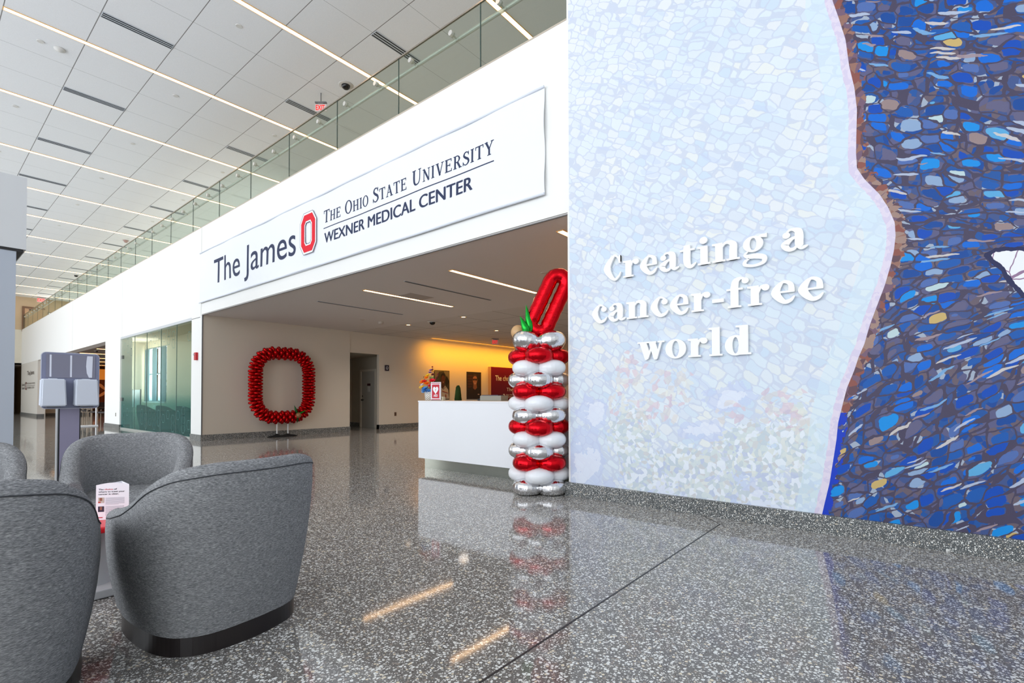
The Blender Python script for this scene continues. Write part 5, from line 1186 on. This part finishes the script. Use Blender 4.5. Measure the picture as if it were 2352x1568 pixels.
# ---------------------------------------------------------------- balloon column
cx0, cy0 = -3.50, 4.80
bc = thing('balloon_column', 'tall column of red, white and silver foil balloons by the mural edge', 'balloon column', (cx0, cy0, 0), math.atan2(-cy0, -cx0))
def foil_balloon(r, th, seed, crimp=0.5, squash=1.0):
    """round foil balloon with pleated rim"""
    rg = random.Random(seed); nt, nr = 64, 13; vs = []; pl = 22
    ph = [rg.uniform(0.6, 1.4) for _ in range(pl)]
    for j in range(nr):
        a = -PI/2+PI*j/(nr-1); c = math.cos(a); s = math.sin(a)
        rr = r*(c**0.72 if c > 0 else 0); zz = th*(1 if s > 0 else -1)*abs(s)**0.95
        for i in range(nt):
            t = 2*PI*i/nt; k = ph[int(t/(2*PI)*pl) % pl]
            wr = (0.045*crimp*k*math.cos(pl*t))*(1-abs(s))**1.3
            q = rr*(1-abs(wr)*0.8+wr*0.3)
            vs.append((q*math.cos(t), q*math.sin(t), zz*(1+0.05*math.cos(pl*t)*c*(1-c)*2*crimp)))
    return vs, [(j*nt+i, j*nt+(i+1) % nt, (j+1)*nt+(i+1) % nt, (j+1)*nt+i) for j in range(nr-1) for i in range(nt)]
R_ = 0.172; OFF = 0.200
seq = ['s', 'w', 'r']*5
for k in range(13):
    kind = seq[k]; z = 0.085+0.1385*k; four = 45 if k % 2 == 0 else 0
    for q in range(4):
        a = math.radians(90*q+four)
        th = {'s': 0.100, 'w': 0.094, 'r': 0.098}[kind]
        if k == 12: th = 0.11
        vs, fs = foil_balloon(R_*(1.0 if kind != 's' else 1.02), th, k*4+q, 1.0 if kind == 's' else (0.6 if kind == 'r' else 0.5))
        tl = 0.0
        if k == 12: tl = math.radians(-17)
        rot = Matrix.Rotation(a, 4, 'Z') @ Matrix.Rotation(tl+math.radians(random.uniform(-4, 4)), 4, 'Y')
        zz = z+(0.03 if k == 12 else 0)
        if k == 0: zz = 0.082
        m = MB(); m.add([rot @ Vector(v)+Vector((OFF*math.cos(a), OFF*math.sin(a), zz)) for v in vs], fs, 0, True)
        if k == 0: m.v = [(v[0], v[1], max(v[2], 0.003)) for v in m.v]
        m.build({'s': 'silver_balloon', 'r': 'red_balloon', 'w': 'white_balloon'}[kind], {'s': SILVER, 'r': REDF, 'w': WHITEF}[kind], bc)
m = MB(); m.cyl((0, 0, 0), (0, 0, 1.85), 0.012); m.build('centre_pole', mat('white_pole', (220, 220, 220), 0.4), bc)
# tilted red loop balloon on top: local +x points to the camera, +y to the right in the picture is -y
def loop_balloon():
    m = MB(); hl, hw, tr = 0.285, 0.098, 0.086; pts = []; rad = []
    def add(p, r): pts.append(p); rad.append(r)
    n = 12
    for i in range(n+1): add((0, hw, -hl*0.92+2*hl*0.9*i/n), tr)
    for i in range(1, 10): a = PI*i/10; add((0, hw*math.cos(a), hl*0.88+hw*1.1*math.sin(a)), tr*1.02)
    for i in range(n+1): add((0, -hw, hl*0.88-2*hl*0.9*i/n), tr)
    for i in range(1, 10): a = PI+PI*i/10; add((0, hw*math.cos(a), -hl*0.92+hw*0.9*math.sin(a)), tr*(0.92))
    rad2 = [r*(1+0.03*math.sin(i*2.3)) for i, r in enumerate(rad)]
    m.tube(pts, rad2, 20, closed=True); return m
lb = loop_balloon()
def place(v): 
    q = Matrix.Rotation(math.radians(-25), 4, 'X') @ Vector(v); return q+Vector((0.04, 0.12, 2.24))
lb.v = [tuple(place(v)) for v in lb.v]; LBO = lb.build('letter_balloon', REDF, bc)
def spike(base, tip, r, name, mt, par):
    m = MB(); b_ = Vector(base); e = Vector(tip); d_ = e-b_; m.tube([b_, b_+d_*0.12, b_+d_*0.3, b_+d_*0.6, b_+d_*0.85, e], [r*0.5, r*0.95, r, r*0.6, r*0.25, 0.001], 7); m.v = m.v; m.build(name, mt, par)
spike((0.1, -0.10, 1.90), (0.1, -0.15, 2.22), 0.05, 'leaf_balloon', GREENF, bc)
spike((0.14, -0.13, 1.88), (0.14, -0.22, 2.08), 0.05, 'leaf_balloon', GREENF, bc)
m = MB(); m.sphere((0.0, -0.25, 1.905), 0.085, (1, 1, 1.05)); m.build('nut_balloon', TAN, bc)

# ---------------------------------------------------------------- balloon wreath
wr = thing('balloon_wreath', 'large red balloon wreath shaped like a letter O on a stand by the lobby wall', 'balloon wreath', (-13.98, 6.83, 0))
hw, hh, rc, cz = 0.765, 0.905, 0.52, 1.455
pts = []
for (sy, sz, a0) in ((1, 1, 0), (-1, 1, 90), (-1, -1, 180), (1, -1, 270)):
    for i in range(13):
        a = math.radians(a0+90*i/12); pts.append((sy*(hw-rc)+rc*math.cos(a), cz+sz*(hh-rc)+rc*math.sin(a)))
pts.append(pts[0]); cum = [0]
for a, b_ in zip(pts[:-1], pts[1:]): cum.append(cum[-1]+math.hypot(b_[0]-a[0], b_[1]-a[1]))
Lp = cum[-1]; NC = 68; allb = []
def at_(s):
    s = s % Lp
    for i in range(len(cum)-1):
        if cum[i] <= s <= cum[i+1]:
            u = (s-cum[i])/(cum[i+1]-cum[i]+1e-9); return (pts[i][0]+(pts[i+1][0]-pts[i][0])*u, pts[i][1]+(pts[i+1][1]-pts[i][1])*u)
rg = random.Random(9)
for c in range(NC):
    s = Lp*c/NC; p = at_(s); q = at_(s+0.02); ty, tz = q[0]-p[0], q[1]-p[1]; l = math.hypot(ty, tz); ty /= l; tz /= l; oy, oz = tz, -ty
    for k in range(4):
        a = math.radians(90*k+(45 if c % 2 else 0)+rg.uniform(-6, 6)); dx = math.cos(a); dr = math.sin(a)
        ctr = Vector((0.095*dx, p[0]+oy*0.095*dr, p[1]+oz*0.095*dr)); ax = Vector((dx, oy*dr, oz*dr)); tg = Vector((0, ty, tz)); tg = (tg+ax*rg.uniform(-.12, .12)).normalized(); ax = (ax-tg*ax.dot(tg)).normalized(); sd = ax.cross(tg)
        allb.append((ctr, ax, tg, sd))
allb.sort(key=lambda b_: -b_[0].x-0.02*abs(b_[0].y*0))
def wb(mb, ctr, ax, tg, sd):
    nu, nv = 10, 7; vs = []
    for j in range(nv+1):
        ph = PI*j/nv
        for i in range(nu):
            t = 2*PI*i/nu; q_ = math.sin(ph)**0.7 if 0 < j < nv else 0.0; vs.append(ctr+ax*0.10*math.cos(ph)+tg*0.048*q_*math.cos(t)+sd*0.085*q_*math.sin(t))
    mb.add(vs, [(j*nu+i, (j+1)*nu+i, (j+1)*nu+(i+1) % nu, j*nu+(i+1) % nu) for j in range(nv) for i in range(nu)], 0, True)
for b_ in allb[:100]:
    m = MB(); wb(m, *b_); m.build('red_balloon', REDD, wr)
m = MB()
for b_ in allb[100:]: wb(m, *b_)
o = m.build('red_balloons', REDD, wr); o['kind'] = 'stuff'
m = MB(); m.tube([(0, a, b_) for a, b_ in pts[:-1]], 0.05, 8, closed=True); m.build('inner_frame', mat('dark_red_core', (70, 4, 8), 0.6), wr)
for y in (-0.17, 0.145):
    m = MB(); m.cyl((0, y, 0.03), (0, y, 0.5), 0.02, 0.02, 12); m.build('pole', mat('white_pole', (220, 220, 220), 0.4), wr)
m = MB(); nx, ny = 30, 14; vs = []
for j in range(ny+1):
    for i in range(nx+1):
        u = i/nx*2-1; v = j/ny*2-1; y = u*0.40; x = v*0.17*(1-0.5*abs(u)**3); e = max(abs(v), abs(u)**2)
        z = 0.045*(1-e**4)*(1+0.35*noise.noise(Vector((u*4, v*3, 0))))+0.05*math.exp(-((y+0.17)**2+x*x)/0.004)+0.05*math.exp(-((y-0.145)**2+x*x)/0.004)
        vs.append((x, y-0.01, max(0.001, z)))
m.add(vs, [(j*(nx+1)+i, j*(nx+1)+i+1, (j+1)*(nx+1)+i+1, (j+1)*(nx+1)+i) for j in range(ny) for i in range(nx)], 0, True); m.build('weighted_base', BLKCLOTH, wr)
c = Vector((0.17, 0.34, 0.62))
spike(c, c+Vector((0.0, -0.10, 0.27)), 0.045, 'leaf_balloon', GREEND, wr); spike(c, c+Vector((0.06, 0.26, 0.13)), 0.03, 'leaf_balloon', GREENF, wr); spike(c, c+Vector((0.0, 0.0, -0.24)), 0.045, 'leaf_balloon', GREEND, wr)
m = MB(); m.sphere(c+Vector((0.05, 0, -0.02)), 0.078); m.build('nut_balloon', mat('nut_brown', (150, 108, 70), 0.35), wr)

# ---------------------------------------------------------------- meeting room furniture behind the teal glass
for (x, y, lab) in ((-21.45, 5.66, 'teal-looking tub chair behind the glass partition, left one'), (-19.3, 5.66, 'teal-looking tub chair behind the glass partition, middle one'), (-17.4, 5.66, 'teal-looking tub chair behind the glass partition, right one')):
    o = make_chair(lab, (x, y, 0), math.radians(90), chA); o['group'] = 'tub chairs behind the glass partition'
t = thing('whiteboard', 'small pale board on a stand behind the left end of the glass partition', 'board', (-22.6, 5.5, 0))
m = MB(); m.box(-0.5, 0.5, -0.01, 0.01, 0.75, 1.4); m.build('board', mat('pale_board', (214, 228, 232), 0.4), t)
m = MB(); m.box(-0.52, -0.5, -0.015, 0.015, 0, 1.42); m.box(0.5, 0.52, -0.015, 0.015, 0, 1.42); m.build('leg', GREYM, t)

# ---------------------------------------------------------------- dining area
def dchair(label, loc, rz, first=None):
    if first: return dup(first, loc, label, rz)
    t = thing('dining_chair', label, 'chair', loc, rz, 'dark dining chairs with metal legs')
    dkf = mat('dark_vinyl', (44, 38, 38), 0.5); mf = mat('champagne_metal', (150, 136, 118), 0.3, 0.8)
    m = MB(); m.bbox(0, 0, 0.46, 0.46, 0.46, 0.07, 0.02); m.build('seat', dkf, t)
    m = MB(); m.bbox(-0.22, 0, 0.74, 0.05, 0.44, 0.32, 0.02); m.build('backrest', dkf, t)
    for sx in (-0.2, 0.2):
        for sy in (-0.2, 0.2):
            m = MB(); m.cyl((sx, sy, 0), (sx, sy, 0.44 if sx > 0 else 0.86), 0.016, n=8); m.build('leg', mf, t)
    for sy in (-0.2, 0.2):
        m = MB(); m.tube([(-0.2, sy*1.1, 0.66), (0.1, sy*1.1, 0.68), (0.2, sy*1.1, 0.64), (0.2, sy, 0.44)], 0.014, 8); m.build('arm', mf, t)
    return t
d0 = dchair('dark dining chair with metal arms beside the sanitiser stand pole', (-27.4, 5.6, 0), math.radians(-60))
for (x, y, rz, lab) in ((-28.7, 5.6, 200, 'dark dining chair nearest the white pier in the dining room'), (-31.4, 5.8, 20, 'dark dining chair further back in the dining room, right of the stand pole'), (-34.0, 5.9, 160, 'dark dining chair seen left of the sanitiser pole'), (-36.4, 5.8, 0, 'dark dining chair furthest left in the dining room'), (-33.4, 7.2, 90, 'dark dining chair at the back of the dining room')):
    dchair(lab, (x, y, 0), math.radians(rz), d0)
t = thing('dining_table', 'dark dining table with metal legs behind the sanitiser stand', 'table', (-30.0, 5.85, 0))
m = MB(); m.bbox(0, 0, 0.74, 1.1, 0.8, 0.04, 0.01); m.build('tabletop', mat('dark_top', (60, 44, 38), 0.3), t)
for sx in (-0.48, 0.48):
    for sy in (-0.34, 0.34): m = MB(); m.cyl((sx, sy, 0), (sx, sy, 0.72), 0.02, n=8); m.build('leg', MATS['champagne_metal'], t)
# glowing orange flower artwork on the far dining wall
t = thing('wall_artwork', 'large brown and orange petal artwork on the far dining room wall', 'artwork', (-44.9, 8.9, 0))
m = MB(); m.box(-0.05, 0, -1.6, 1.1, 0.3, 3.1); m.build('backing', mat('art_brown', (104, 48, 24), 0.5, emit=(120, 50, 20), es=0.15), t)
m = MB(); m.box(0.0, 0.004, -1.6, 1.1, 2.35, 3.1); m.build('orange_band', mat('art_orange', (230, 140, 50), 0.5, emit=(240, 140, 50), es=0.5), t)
rg = random.Random(4)
for k in range(16):
    m = MB(); cy, cz = rg.uniform(-1.4, 0.9), rg.uniform(0.5, 2.3); a = rg.uniform(0.3, 2.6); P = []
    for i in range(20):
        b2 = 2*PI*i/20; u, v = 0.32*math.cos(b2), 0.09*math.sin(b2)*(1+0.4*math.cos(b2)); P.append((cy+u*math.cos(a)-v*math.sin(a), cz+u*math.sin(a)+v*math.cos(a)))
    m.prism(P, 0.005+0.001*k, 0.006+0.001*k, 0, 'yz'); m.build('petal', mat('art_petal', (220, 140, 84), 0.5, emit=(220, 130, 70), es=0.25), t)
